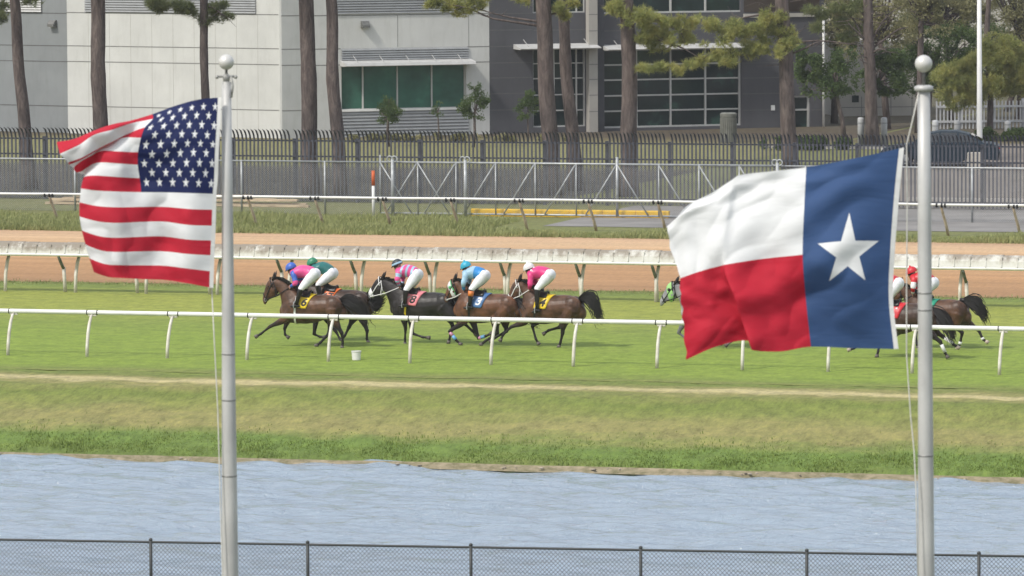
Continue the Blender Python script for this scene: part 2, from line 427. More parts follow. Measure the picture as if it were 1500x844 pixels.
dry_m = blade_mat('dry_blades', [(0.32, (0.13, 0.155, 0.045, 1)), (0.5, (0.20, 0.21, 0.07, 1)), (0.65, (0.27, 0.25, 0.11, 1)), (0.8, (0.33, 0.28, 0.15, 1))])

def prof_z(n):
    for (a, za), (b, zb) in zip(prof, prof[1:]):
        if a <= n <= b: return za + (zb-za)*(n-a)/(b-a)
    return 0
n_v1 = Nof(322, 0)      # far edge of the long verge grass (left); right it thins out
u_r = toUN(P(1000, 320, 0))[0]
def verge_un():
    while True:
        u = UC(190) + random.uniform(-22, 22)
        n = random.uniform(n_verge - 0.3, n_v1)
        d = (n - n_verge) / (n_v1 - n_verge)
        if u > u_r - 5 and d > 0.25 + 0.05*noise.noise(Vector((u*0.4, 0, 0))): continue
        if random.random() < 1.0 - 0.55*d: return u, n, 0.0
blades('verge_grass', 60000, verge_un, lambda u, n: (0.10 + 0.24*random.random()) * (0.75 + 0.8*noise.noise(Vector((u*0.35, n*0.3, 2)))), verge_m, wid=0.014)
def bank_un():
    u = UC(n_w) + random.uniform(-14, 14); n = n_w + 0.2 + abs(random.gauss(0, 0.75))
    return u, n + noise.noise(Vector((u*0.25, 3, 0)))*0.16, prof_z(n)
blades('bank_grass', 18000, bank_un, lambda u, n: (0.02 + 0.035*random.random()) * (1 + 0.8*noise.noise(Vector((u*0.5, n*0.6, 2)))), bank_m, wid=0.010)
def bank2_un():
    u = UC(n_w) + random.uniform(-14.5, 14.5); n = random.uniform(n_w + 1.2, n_path - 0.3)
    return u, n, prof_z(n)
0 and blades('mown_grass', 9000, bank2_un, lambda u, n: 0.012 + 0.025*random.random(), dry_m, wid=0.009, lean=0.6)
def edge_un():
    u = UC(n_dirt) + random.uniform(-18, 18); n = n_dirt + random.gauss(-0.25, 0.35)
    return u, n, 0.0
blades('turf_edge_grass', 7000, edge_un, lambda u, n: 0.02 + 0.07*random.random()**2, verge_m, wid=0.012)

# pale stones and dead reed litter at the waterline
mb = MB()
for i in range(520):
    u = UC(n_w) + random.uniform(-13, 13)
    if noise.noise(Vector((u*0.8, 5, 1))) + random.uniform(-0.35, 0.35) < 0.02: continue
    n = n_w + 0.10 + random.gauss(0, 0.10) + noise.noise(Vector((u*0.25, 3, 0)))*0.16 + noise.noise(Vector((u*1.1, 8, 0)))*0.09
    r = random.uniform(0.012, 0.035)
    c = T(u, n, -1.17 + 0.03*random.random())
    mb.ball(c, r, 6, 4, sc=(random.uniform(1, 2.4), random.uniform(0.8, 1.4), random.uniform(0.5, 0.9)))
stone_m = pm('stone_mat', (0.40, 0.34, 0.27), 0.3, 6, 0.9)
o = mb.build('shore_stones', stone_m, smooth=True); tag(o, kind='stuff')
t = NT('mud_mat'); c = t.ramp(t.noise(t.coord((3, 8, 1)), 1.5, 5, 0.7), [(0.35, (0.13, 0.12, 0.06, 1)), (0.65, (0.30, 0.25, 0.17, 1))]); mud = t.out(c, 0.9)
# muddy lip just above the water
mb = MB(); uu = np.arange(-62, -12, 0.2); vs = []
for u in uu:
    off = noise.noise(Vector((u*0.25, 3, 0)))*0.16 + noise.noise(Vector((u*1.1, 8, 0)))*0.09
    w = 0.0 + 0.11*noise.noise(Vector((u*0.9, 2, 2)))
    a = n_w - 0.12 + off; b = n_w + max(0.03, w) + off
    vs += [T(u, a, -1.235), T(u, b, -1.055 if w > 0.1 else -1.10)]
mb.add(vs, [(2*i, 2*i+2, 2*i+3, 2*i+1) for i in range(len(uu)-1)])
o = mb.build('shore_mud', mud, M=RT, recalc=False); tag(o, kind='structure')


# ------------------------------------------------------------------ faint haze over the whole place
hz = MB(); hz.abox(-170, 170, -12, 400, -4.5, 20)
hm_ = bpy.data.materials.new('haze_mat'); hm_.use_nodes = True; ht = hm_.node_tree; ht.nodes.remove(ht.nodes['Principled BSDF'])
pv = ht.nodes.new('ShaderNodeVolumePrincipled'); pv.inputs['Color'].default_value = (0.95, 0.97, 1.0, 1); pv.inputs['Density'].default_value = 0.00018; pv.inputs['Anisotropy'].default_value = 0.2
ht.links.new(pv.outputs[0], ht.nodes['Material Output'].inputs['Volume'])
ho = hz.build('haze', hm_); tag(ho, kind='stuff')
# ------------------------------------------------------------------ rails of the courses
def ufit(pxs, py, z):
    return [toUN(P(px, py + (px-750)*0.0, z))[0] for px in pxs]
def line_y(y750, slope, px): return y750 + (px-750)*slope
URANGE = (-16.5, 16.5)

# front rail of the turf course
z_r = 1.08
n_fr = Nof(468.8, z_r)
uA = toUN(P(23, 455.5, z_r))[0]; uB = toUN(P(1469, 481.5, z_r))[0]; du = (uB-uA)/12
fr = root('turf_rail', T(UC(n_fr), n_fr, 0), 'white tubular running rail on curved posts in front of the galloping horses', 'rail', rotz=-ANG)
uL = UC(n_fr)-16.9; uR = UC(n_fr)+16.9
def rail_tube(uL, uR, n, z, r, seed, wob=0.008):
    pts = [T(u, n + wob*0.5*noise.noise(Vector((u*0.6, seed, 1))), z + wob*noise.noise(Vector((u*0.5, seed, 0)))) for u in np.arange(uL, uR, 0.4)]
    return MB().tube(pts, r, 12)
rail_tube(uL, uR, n_fr, z_r, 0.058, 1).build('rail', M['white_paint'], fr, smooth=True)
for k in range(-2, 15):
    u = uA + du*k + random.uniform(-0.03, 0.03)
    if not uL < u < uR: continue
    s = random.uniform(-0.02, 0.02)
    path = [(0, 0, -0.06), (0.0, -0.10, -0.10), (s*0.2, -0.22, -0.26), (s*0.5, -0.33, -0.50), (s, -0.40, -0.80), (s, -0.43, -z_r)]
    mbp = MB().tube([T(u+a, n_fr+b, z_r+c) for a, b, c in path], [0.028, 0.036, 0.040, 0.041, 0.042, 0.043], 10)
    po = mbp.build('post', M['post_paint'], fr, smooth=True)
    MB().tube([T(u-0.10, n_fr, z_r-0.075), T(u+0.10, n_fr, z_r-0.075)], 0.028, 8).build('bracket', M['post_paint'], po)
    for q in ((-0.135, 0.135) if k % 3 else (-0.12,)):
        MB().tube([T(u+q-0.012, n_fr, z_r), T(u+q+0.012, n_fr, z_r)], 0.064, 12).build('clamp', M['black_rubber'], po)

# turf rail and dirt rail back to back, with the stained cover between them
z_m = 1.10
n_t = Nof(383.2, z_m); n_d = n_t + 0.50
mr = root('course_divider_rail', T(UC(n_t), n_t, 0), 'white rail on dark bent posts carrying the stained white cover behind the horses', 'rail', rotz=-ANG)
uL, uR = UC(n_t)-20, UC(n_t)+20
rail_tube(uL, uR, n_t, z_m, 0.050, 4).build('rail', M['white_paint'], mr, smooth=True)
u0 = toUN(P(71, 376, z_m))[0]; u1 = toUN(P(1401, 396, z_m))[0]; dm = (u1-u0)/12
for k in range(-2, 15):
    u = u0 + dm*k
    if not uL < u < uR: continue
    path = [(0, 0.0, -0.05), (0.01, 0.06, -0.12), (0.02, 0.20, -0.28), (0.03, 0.34, -0.42)]
    up = MB().tube([T(u+a, n_t+b, z_m+c) for a, b, c in path], [0.035, 0.045, 0.045, 0.045], 8).build('post_arm', M['green_metal'], mr, smooth=True)
    MB().tube([T(u+0.03, n_t+0.34, z_m-0.38), T(u+0.05, n_t+0.40, 0)], 0.052, 8).build('post', M['post_paint'], mr, smooth=True)
# stained cover: a sloping skirt hanging over the two rails, made of short lapped panels
t = NT('cover_mat')
tc = t.n('ShaderNodeTexCoord'); sep = t.n('ShaderNodeSeparateXYZ'); t.l(tc.outputs['Object'], sep.inputs[0])
st = t.ramp(t.noise(t.coord((1.6, 1, 1.6)), 1.6, 6, 0.75), [(0.35, (0.1, 0.1, 0.1)), (0.65, (0.95, 0.95, 0.95))]); st2 = t.noise(t.coord((9, 1, 1.6)), 1.0, 4, 0.7)
hgt = t.math('DIVIDE', t.math('SUBTRACT', sep.outputs['Z'], 1.12), 0.34)
d = t.math('MULTIPLY', t.math('ADD', t.math('MULTIPLY', st, 0.6), t.math('MULTIPLY', st2, 0.4)), t.math('ADD', t.math('MULTIPLY', hgt, 0.9), 0.25))
left = t.ramp(t.math('DIVIDE', t.math('ADD', sep.outputs['X'], 20), 40), [(0.2, (1.12, 1.12, 1.12)), (0.62, (0.75, 0.75, 0.75))])
d = t.math('MULTIPLY', d, left)
col = t.ramp(d, [(0.14, (0.60, 0.595, 0.56, 1)), (0.25, (0.53, 0.52, 0.47, 1)), (0.36, (0.38, 0.355, 0.31, 1)), (0.50, (0.25, 0.22, 0.18, 1))])
cover_m = t.out(col, 0.7, 0, 0.3); t.bump(st2, 0.3, 0.02)
cv = root('rail_cover', T(UC(n_t), n_t + 0.3, 0), 'long stained white plastic cover lying along the twin rails', 'rail cover', rotz=-ANG)
mbc = MB(); pw = dm/5
k = 0; u = uL
while u < uR:
    j = noise.noise(Vector((u*0.7, 3, 3)))*0.02
    a, b = u + 0.006, u + pw + 0.03
    zt = 1.455 + j + random.uniform(-0.012, 0.012)
    yb, yt = n_t - 0.035 + 0.004*(k % 2), n_t + 0.22
    vs = [T(a, yb, 1.14), T(b, yb, 1.14), T(a, yb + 0.05, 1.30), T(b, yb + 0.05, 1.30), T(a, yt-0.08, zt-0.03), T(b, yt-0.08, zt-0.03), T(a, yt+0.05, zt), T(b, yt+0.05, zt),
          T(a, yt+0.15, zt-0.02), T(b, yt+0.15, zt-0.02), T(a, n_d+0.03, 1.16), T(b, n_d+0.03, 1.16)]
    mbc.add(vs, [(0, 1, 3, 2), (2, 3, 5, 4), (4, 5, 7, 6), (6, 7, 9, 8), (8, 9, 11, 10)])
    # lap seam
    mbc.abox(b-0.035, b-0.005, yb+0.0, yb+0.03, 1.15, zt-0.05, lambda x, y, z: T(x, y + (z-1.14)*0.42 - 0.03, z))
    u += pw; k += 1
mbc.build('cover', cover_m, cv, recalc=False)
dr = root('dirt_rail', T(UC(n_t), n_d, 0), 'white rail on pale straight posts on the far side of the stained cover', 'rail', rotz=-ANG)
rail_tube(uL, uR, n_d, 1.10, 0.05, 9).build('rail', M['white_paint'], dr, smooth=True)
u0 = toUN(P(101, 385, 0.9))[0]; u1 = toUN(P(850, 395, 0.9))[0]; dd = (u1-u0)/7
for k in range(-3, 16):
    u = u0 + dd*k
    if not uL < u < uR: continue
    MB().tube([T(u, n_d, 1.05), T(u-0.02, n_d-0.10, 0.85), T(u-0.03, n_d-0.22, 0.5), T(u-0.03, n_d-0.26, 0)], 0.05, 8).build('post', M['post_paint'], dr, smooth=True)

# outer rail of the dirt course
z_o = 1.05
n_o = Nof(292.5, z_o)
orr = root('outer_rail', T(UC(n_o), n_o, 0), 'thin white outer rail on leaning weathered posts in long grass', 'rail', rotz=-ANG)
uL, uR = UC(n_o)-23, UC(n_o)+23
pts = []
for u in np.arange(uL, uR, 0.5):
    pts.append(T(u, n_o, z_o + 0.03*noise.noise(Vector((u*0.35, 2, 0)))))
MB().tube(pts, 0.044, 10).build('rail', M['white_paint'], orr, smooth=True)
u0 = toUN(P(75, 284, z_o))[0]; u1 = toUN(P(860, 294, z_o))[0]; do = (u1-u0)/8
for k in range(-3, 16):
    u = u0 + do*k
    if not uL < u < uR: continue
    po = MB().tube([T(u, n_o+0.02, z_o-0.02), T(u+0.03, n_o+0.15, z_o-0.25), T(u+0.10, n_o+0.40, z_o-0.7), T(u+0.14, n_o+0.55, 0)], [0.04, 0.045, 0.05, 0.05], 8).build('post', M['old_post'], orr, smooth=True)
    for q in (-0.13, 0.04, 0.15): MB().tube([T(u+q-0.03, n_o, z_o-0.03), T(u+q+0.03, n_o, z_o-0.03)], 0.072, 8).build('clamp', M['black_rubber'], po)

# ------------------------------------------------------------------ chain-link fences
def chain_mesh(mb, u0, u1, n, z0, z1, pitch, r, F=None):
    F = F or T; h = z1-z0
    k = u0 - h
    while k < u1:
        for sgn in (1, -1):
            a, b = (k, k+h) if sgn > 0 else (k+h, k)
            za, zb = z0, z1
            # clip to the panel
            pa, pb = [a, za], [b, zb]
            lo, hi = u0, u1
            def cl(p, q, lim):
                tt = (lim-p[0])/(q[0]-p[0]); return [lim, p[1]+(q[1]-p[1])*tt]
            if max(a, b) < lo or min(a, b) > hi: continue
            if pa[0] < lo: pa = cl(pa, pb, lo)
            if pb[0] < lo: pb = cl(pa, pb, lo)
            if pa[0] > hi: pa = cl(pa, pb, hi)
            if pb[0] > hi: pb = cl(pa, pb, hi)
            d = 0.004*sgn
            p, q = F(pa[0], n+d, pa[1]), F(pb[0], n+d, pb[1])
            t_ = (q-p)
            if t_.length < 0.02: continue
            t_.normalize(); nn_ = F(0, 1, 0)-F(0, 0, 0); s_ = t_.cross(nn_).normalized()*r; e_ = nn_.normalized()*r
            vs = [p+s_, p-s_*0.5+e_, p-s_*0.5-e_, q+s_, q-s_*0.5+e_, q-s_*0.5-e_]
            mb.add(vs, [(0, 1, 4, 3), (1, 2, 5, 4), (2, 0, 3, 5)])
        k += pitch

# near fence by the pond
d0 = 100.0
p0 = P(0, 789, 0.16); 
# place through two points of its top rail
zt = 0.16
na = P(0, 790.5, zt); nb = P(1500, 815, zt)
dirv = (nb-na).normalized(); nrm = Vector((-dirv.y, dirv.x, 0))
def FN(x, y, z): return na + dirv*x + nrm*y + Vector((0, 0, z-zt))
Lw = (nb-na).length; sc_ = Lw/1500
nf = root('pond_fence', FN(Lw/2, 0, -0.95), 'low black chain-link fence along the near side of the pond', 'fence', rotz=math.atan2(dirv.y, dirv.x))
MB().tube([FN(x, 0, zt) for x in np.arange(-3, Lw+3.1, 1.0)], 0.021, 10).build('top_rail', M['black_wire'], nf, smooth=True)
mbx = MB(); chain_mesh(mbx, -3, Lw+3, 0.03, -0.93, zt+0.02, 0.078, 0.0044, FN); mbx.build('wire_mesh', M['black_wire'], nf, recalc=False)
for px in (-8, 227, 461, 702, 950, 1190, 1436, 1680):
    x = px*sc_ + (0 if px < 0 else 0)
    po = MB().tube([FN(x, 0, -0.98), FN(x, 0, zt+0.03)], 0.030, 10).build('post', M['black_wire'], nf, smooth=True)
    MB().ball(FN(x, 0, zt+0.04), 0.036, 8, 6).build('post_cap', M['black_wire'], po, smooth=True)

# far chain-link fence with its sliding gate
n_c = Nof(318, 0.0); zc = 12.1 - (P(0,0,0)-EYE).length*0
zc = None
# height of the top rail from the picture
def z_at(px, py, n):
    r = ray(px, py); tt = (n - EYE.dot(NV)) / r.dot(NV); return (EYE + r*tt)
zc = z_at(750, 239.5, n_c).z
U = lambda px, py=280: z_at(px, py, n_c).dot(UV)
cf = root('chain_link_fence', T(UC(n_c), n_c, 0), 'grey galvanised chain-link fence behind the outer rail and verge', 'fence', rotz=-ANG)
gL, gR = U(556), U(1140)
for (a, b) in ((UC(n_c)-27, gL), (gR, UC(n_c)+27)):
    MB().tube([T(a, n_c, zc), T(b, n_c, zc)], 0.03, 8).build('top_rail', M['galv'], cf, smooth=True)
    mbx = MB(); chain_mesh(mbx, a, b, n_c+0.03, 0.03, zc, 0.078, 0.0034); mbx.build('wire_mesh', M['galv_wire'], cf, recalc=False)
pxs = [-134, -12, 110, 232, 354, 476] + [1180, 1302, 1424, 1546]
for px in pxs:
    u = U(px); MB().tube([T(u, n_c, 0), T(u, n_c, zc+0.02)], 0.035, 8).build('post', M['galv'], cf, smooth=True)
gt = root('sliding_gate', T((gL+gR)/2, n_c+0.15, 0), 'wide chain-link sliding gate with zigzag diagonal bracing', 'gate', rotz=-ANG)
ng = n_c + 0.12
MB().tube([T(gL, ng, zc), T(gR, ng, zc)], 0.035, 8).build('top_rail', M['galv'], gt, smooth=True)
MB().tube([T(gL, ng, 0.08), T(gR, ng, 0.08)], 0.035, 8).build('bottom_rail', M['galv'], gt, smooth=True)
mbx = MB(); chain_mesh(mbx, gL, gR, ng+0.03, 0.03, zc, 0.078, 0.0034); mbx.build('wire_mesh', M['galv_wire'], gt, recalc=False)
vpx = [556, 611, 667, 725, 783, 843, 903, 964, 1023, 1082, 1139]
for px in vpx:
    u = U(px); MB().tube([T(u, ng-0.03, 0.05), T(u, ng-0.03, zc + (0.25 if px in (556, 903) else 0))], 0.026 if px != 903 else 0.05, 8).build('upright', M['galv'], gt, smooth=True)
for px in (611, 667, 725, 783, 843, 903):
    MB().tube([T(U(px)-0.03, ng-0.07, zc-0.04), T(U(px-46), ng-0.07, 0.10)], 0.024, 8).build('diagonal_brace', M['galv'], gt, smooth=True)
for px in (556, 611, 903, 964, 1023, 1082):
    MB().tube([T(U(px)+0.03, ng-0.09, zc-0.04), T(U(px+46), ng-0.09, 0.10)], 0.024, 8).build('diagonal_brace', M['galv'], gt, smooth=True)
for px in (576.5, 683, 1140):
    u = U(px)
    lab = {576.5: 'thick gate post carrying the leftmost roller, right of the orange marker', 683: 'thick gate post carrying the middle roller, above the yellow kerb', 1140: 'gate post with a roller beside the large pine trunk and the blue flag'}[px]
    r_ = root('gate_post', T(u, n_c-0.10, 0), lab, 'gate post', 'roller posts of the sliding gate', rotz=-ANG)
    MB().tube([T(u, n_c-0.10, 0), T(u, n_c-0.10, zc+0.10)], 0.062, 10).build('post', M['galv'], r_, smooth=True)
    w_ = MB()
    for q in (-0.10, 0.07):
        pts = [T(u+q+0.10*math.cos(a), n_c-0.10, zc+0.12+0.10*math.sin(a)) for a in np.linspace(0, 2*math.pi, 13)]
        w_.tube(pts, 0.025, 6, cap=False)
    w_.build('roller', M['galv'], r_, smooth=True)

# orange and white marker pole
mk = T(U(547), n_c-0.5, 0)
pmk = z_at(547, 300, n_c-0.9); 
mkr = root('marker_pole', Vector((pmk.x, pmk.y, 0)), 'slim marker pole, orange top and white bottom, left of the gate', 'marker')
base = Vector((pmk.x, pmk.y, 0)); zt1 = z_at(547, 250, n_c-0.9).z; zt2 = z_at(547, 272, n_c-0.9).z; zt3 = z_at(547,300,n_c-0.9).z
MB().tube([base, base+Vector((0, 0, zt2))], 0.055, 8).build('lower_pole', M['white_paint'], mkr, smooth=True)
MB().tube([base+Vector((0, 0, zt2)), base+Vector((0, 0, zt1))], 0.06, 8).build('upper_pole', pm('orange_paint', (0.62, 0.13, 0.04), 0.15, 8, 0.6), mkr, smooth=True)

# ------------------------------------------------------------------ dark security fence
n_i = Nof(300, 0.0)
def UI(px, py=240): return z_at(px, py, n_i).dot(UV)
z_tip = z_at(750, 192, n_i-0.3).z; z_r1 = z_at(750, 209, n_i).z; z_r2 = z_at(750, 232, n_i).z
sf = root('iron_fence', T(UC(n_i), n_i, 0), 'tall dark iron fence with curved spiked pickets in front of the buildings', 'fence', rotz=-ANG)
posts = [430 + 91.6*k for k in range(-6, 14)]
up = [UI(p) for p in posts]; hR = 27.0
def picket(mb, u, n):
    pts = [(0, 0.06), (0, z_r1 + 0.06), (-0.05, z_r1 + 0.20), (-0.20, z_r1 + 0.36), (-0.42, z_tip)]
    hw = 0.029
    vs = []
    for i, (dy, z) in enumerate(pts):
        w = hw if i < len(pts)-1 else 0.004
        t_ = 0.019
        vs += [T(u-w, n+dy-t_, z), T(u+w, n+dy-t_, z), T(u+w, n+dy+t_, z), T(u-w, n+dy+t_, z)]
    fs = []
    for i in range(len(pts)-1):
        for k in range(4): fs.append((i*4+k, i*4+(k+1) % 4, i*4+4+(k+1) % 4, i*4+4+k))
    mb.add(vs, fs)
for a, b in zip(up, up[1:]):
    mbp = MB(); k = 15
    for i in range(1, k+1): picket(mbp, a + (b-a)*i/(k+1), n_i + random.uniform(-0.004, 0.004))
    mbp.build('picket_panel', M['iron'], sf, recalc=False)
for z in (z_r1, z_r2, 0.25):
    MB().abox(up[0], up[-1], n_i+0.024, n_i+0.064, z-0.028, z+0.028, T).build('horizontal_rail', M['iron'], sf, recalc=False)
for u in up:
    MB().abox(u-0.055, u+0.055, n_i+0.068, n_i+0.178, 0, z_r1+0.08, T).build('post', M['iron'], sf)

# ------------------------------------------------------------------ planks, kerb, slab, bucket
wood = pm('lumber', (0.62, 0.50, 0.34), 0.3, 2, 0.8, stretch=(0.4, 3, 8), c2=(0.27, 0.20, 0.13, 1))
n_p = Nof(304, 0.1)
pr = root('lumber_pile', T(UI(250), n_p, 0), 'pile of long weathered planks lying in the grass below the fence', 'lumber')
u0, u1 = z_at(66, 300, n_p).dot(UV), z_at(450, 306, n_p).dot(UV)
for i, (a, b, dn, z) in enumerate([(0, 0.72, 0, 0.04), (0.05, 0.98, 0.32, 0.05), (0.0, 0.55, 0.6, 0.04), (0.4, 1.0, 0.05, 0.04), (0.02, 0.6, 0.1, 0.17), (0.42, 0.95, 0.25, 0.18), (0.05, 0.86, 0.42, 0.19), (0.1, 0.78, 0.2, 0.31)]):
    ua, ub = u0+(u1-u0)*a, u0+(u1-u0)*b; tilt = random.uniform(-0.03, 0.05)
    MB().abox(ua, ub, n_p+dn, n_p+dn+0.22, z-0.02, z+0.06, lambda x, y, zz: T(x, y + (x-ua)*0.012*random.uniform(0.99, 1), zz + (x-ua)/(ub-ua)*tilt)).build('plank', wood, pr)
kp = z_at(835, 322, n_c+1.2)
ykm = pm('yellow_paint', (0.92, 0.56, 0.02), 0.05, 3, 0.6)
n_k = n_c + 0.32
ua, ub = z_at(690, 318, n_k).dot(UV), z_at(980, 318, n_k).dot(UV)
mb = MB(); F_ = lambda x, y, z: T(x, y, z)
segs = 6
for i in range(segs):
    a = ua+(ub-ua)*i/segs; b = ua+(ub-ua)*(i+1)/segs-0.02
    mb.prism([(0, 0), (0, 0.21), (0.03, 0.25), (0.2, 0.25), (0.2, 0)], lambda x, y, z: T(y, n_k+x, z), a, b)
o = mb.build('yellow_kerb', ykm); tag(o, 'low yellow painted kerb strip at the foot of the sliding gate', 'kerb')
M['concrete'] = pm('concrete', (0.42, 0.40, 0.37), 0.15, 1.5, 0.85, bump=0.2)
asph = pm('asphalt', (0.235, 0.225, 0.215), 0.15, 0.6, 0.9, bump=0.2, bscale=12)
u_s = u_r
n_a0, n_a1 = Nof(334, 0.0), Nof(306, 0.0)
sheet('service_road', Nof(331, 0), n_i + 0.2, 0.012, asph, u0=z_at(850, 320, n_c).dot(UV), u1=0, wob=(0.15, 0), kind='structure')
sl_ = MB(); ps = z_at(362, 292, n_c+0.6)
sl_.abox(UI(300), UI(372), n_c+0.5, n_c+1.6, 0.0, 0.32, T)
o = sl_.build('concrete_block', M['concrete']); tag(o, 'pale concrete block low in the grass behind the left flagpole', 'concrete block')

bp = P(522, 528, 0.0)
bk = root('bucket', bp, 'small white plastic bucket standing alone on the turf below the front rail', 'bucket')
prf = [(0.085, 0.0), (0.095, 0.02), (0.105, 0.20), (0.113, 0.205), (0.113, 0.225), (0.100, 0.225), (0.088, 0.03), (0.0, 0.03)]
def lathe(mb, c, prof, seg=20, mi=0):
    vs = []; n = len(prof)
    for r, z in prof:
        for k in range(seg):
            th = 2*math.pi*k/seg; vs.append(Vector(c) + Vector((r*math.cos(th), r*math.sin(th), z)))
    fs = [(i*seg+k, i*seg+(k+1) % seg, (i+1)*seg+(k+1) % seg, (i+1)*seg+k) for i in range(n-1) for k in range(seg)]
    if prof[0][0] > 0: fs.append(tuple(range(seg))[::-1])
    mb.add(vs, fs, mi); return mb
lathe(MB(), bp, [(r*1.1, z*1.05) for r, z in prf]).build('pail', M['white_paint'], bk, smooth=False)
pts = [bp + Vector((0.125*math.cos(a), -0.02, 0.22-0.13*math.sin(a)*0.9)) for a in np.linspace(0, math.pi, 9)]
MB().tube(pts, 0.005, 5).build('handle', M['galv'], bk)

# ------------------------------------------------------------------ flagpoles
truck_m = pm('truck_metal', (0.38, 0.38, 0.36), 0.25, 25, 0.5, metal=0.2)
band_m = pm('band_metal', (0.30, 0.30, 0.29), 0.15, 20, 0.5, metal=0.3)
def flagpole(top, bot, dist, ball_r, wpx, label, kind):
    pt = D(top[0], top[1], dist); pb = D(bot[0], bot[1], dist)
    s = dist/F_PX
    r = root('flagpole', Vector((pb.x, pb.y, -1.0)), label, 'flagpole', 'flagpoles in front of the course')
    axis = (pt-pb).normalized()
    base = pb + axis * ((-1.0-pb.z)/axis.z)
    neck_z = pt.z
    L = (pt-base).length
    def at(h): return base + axis*h
    rt, rb = wpx[0]*s/2, wpx[1]*s/2
    npt = 14
    hb = (pb-base).length
    def rad(h): return rb + (rt-rb)*(h-hb)/(L-hb)
    h_s = L - (30 if kind == 'us' else 40)*s
    hs = list(np.linspace(0, h_s, npt))
    MB().tube([at(h) for h in hs], [rad(h) for h in hs], 24).build('pole', M['alu'], r, smooth=True)
    # joint bands
    for py in ((700, 588, 520) if kind == 'us' else (670, 455, 430)):
        h = L - (py - top[1]) * s
        MB().tube([at(h-0.006), at(h), at(h+0.006)], rad(h)+0.0022, 24).build('joint_band', band_m, r, smooth=True)
    cap = MB()
    if kind == 'us':
        cap.tube([at(h_s-0.12), at(h_s-0.10), at(h_s+0.0), at(h_s+0.01)], [rt*1.0, rt*1.04, rt*1.04, rt*0.7], 18)
        cap.tube([at(h_s), at(h_s+0.03), at(h_s+0.05), at(h_s+0.07)], [rt*0.7, rt*0.8, rt*0.95, rt*0.4], 18)
        c = at(h_s+0.05)
        cap.tube([c+Vector((-0.075, 0, 0)), c+Vector((0.075, -0.01, 0))], 0.010, 8)
        for q in (-0.075, 0.075): cap.ball(c+Vector((q, -0.01, -0.005)), 0.016, 8, 6)
        cap.tube([c+Vector((0.04, -0.02, 0)), c+Vector((0.052, -0.03, -0.08)), c+Vector((0.04, -0.04, -0.17))], 0.010, 6)
        cap.build('truck_pulley', truck_m, r, smooth=True)
    else:
        cap.tube([at(h_s-0.005), at(h_s+0.005), at(h_s+0.035), at(h_s+0.045)], [rt*1.1, rt*1.55, rt*1.55, rt*1.0], 20)
        cap.build('collar', M['alu'], r, smooth=True)
    MB().tube([at(h_s+0.03), at(L)], 0.011, 8).build('stem', M['dark_metal'], r, smooth=True)
    MB().ball(pt + axis*0.0, ball_r*s, 24, 16).build('ball_finial', M['ballmat'], r, smooth=True)
    return r, at, L, s, base, axis
DU, DT = 46.0, 43.6
fpU = flagpole((331.5, 91), (337, 844), DU, 11.3, (13, 24.5), 'aluminium flagpole with pulley arms flying the striped flag, left of the two', 'us')
fpT = flagpole((1353, 93.5), (1357, 844), DT, 12.8, (18, 24), 'aluminium flagpole with plain round collar, right of the blue flag', 'tx')
# halyards
def halyard(pts, d, label, r=0.0055):
    w = [D(x, y, dd) for x, y, dd in pts]
    o = MB().tube(w, r, 6).build('halyard', M['rope'], smooth=True); tag(o, label, 'rope', 'flag halyards')
halyard([(342, 128, DU-0.06), (344, 160, DU-0.09), (340, 300, DU-0.05)] if 0 else [(310, 420, DU-0.02), (314, 500, DU-0.03), (319, 600, DU-0.05), (322, 700, DU-0.07), (324, 780, DU-0.09), (326, 844, DU-0.1), (328, 1000, DU-0.12)], DU, 'pale rope hanging from the lower corner of the striped flag')
halyard([(1347, 130, DT-0.03), (1336, 180, DT-0.06), (1328, 212, DT-0.06), (1329, 300, DT-0.05), (1328, 420, DT-0.05), (1328, 520, DT-0.04), (1334, 610, DT-0.05), (1339, 660, DT-0.06), (1342, 720, DT-0.09), (1346, 900, DT-0.12)], DT, 'pale rope running down between the blue flag and its pole')

# ------------------------------------------------------------------ flags
def cr(P0, P1, P2, P3, t):
    return 0.5*((2*P1) + (-P0+P2)*t + (2*P0-5*P1+4*P2-P3)*t*t + (-P0+3*P1-3*P2+P3)*t**3)
def spline(xs, ys, x):
    """Catmull-Rom through (xs, ys) evaluated at x; ys arrays"""
    n = len(xs); i = int(np.clip(np.searchsorted(xs, x)-1, 0, n-2))
    h = xs[i+1]-xs[i]; t_ = (x-xs[i])/h
    d1 = (ys[i+1]-ys[i-1])/(xs[i+1]-xs[i-1])*h if i > 0 else (ys[i+1]-ys[i])
    d2 = (ys[i+2]-ys[i])/(xs[i+2]-xs[i])*h if i+2 < n else (ys[i+1]-ys[i])
    return (2*t_**3-3*t_**2+1)*ys[i] + (t_**3-2*t_**2+t_)*d1 + (-2*t_**3+3*t_**2)*ys[i+1] + (t_**3-t_**2)*d2
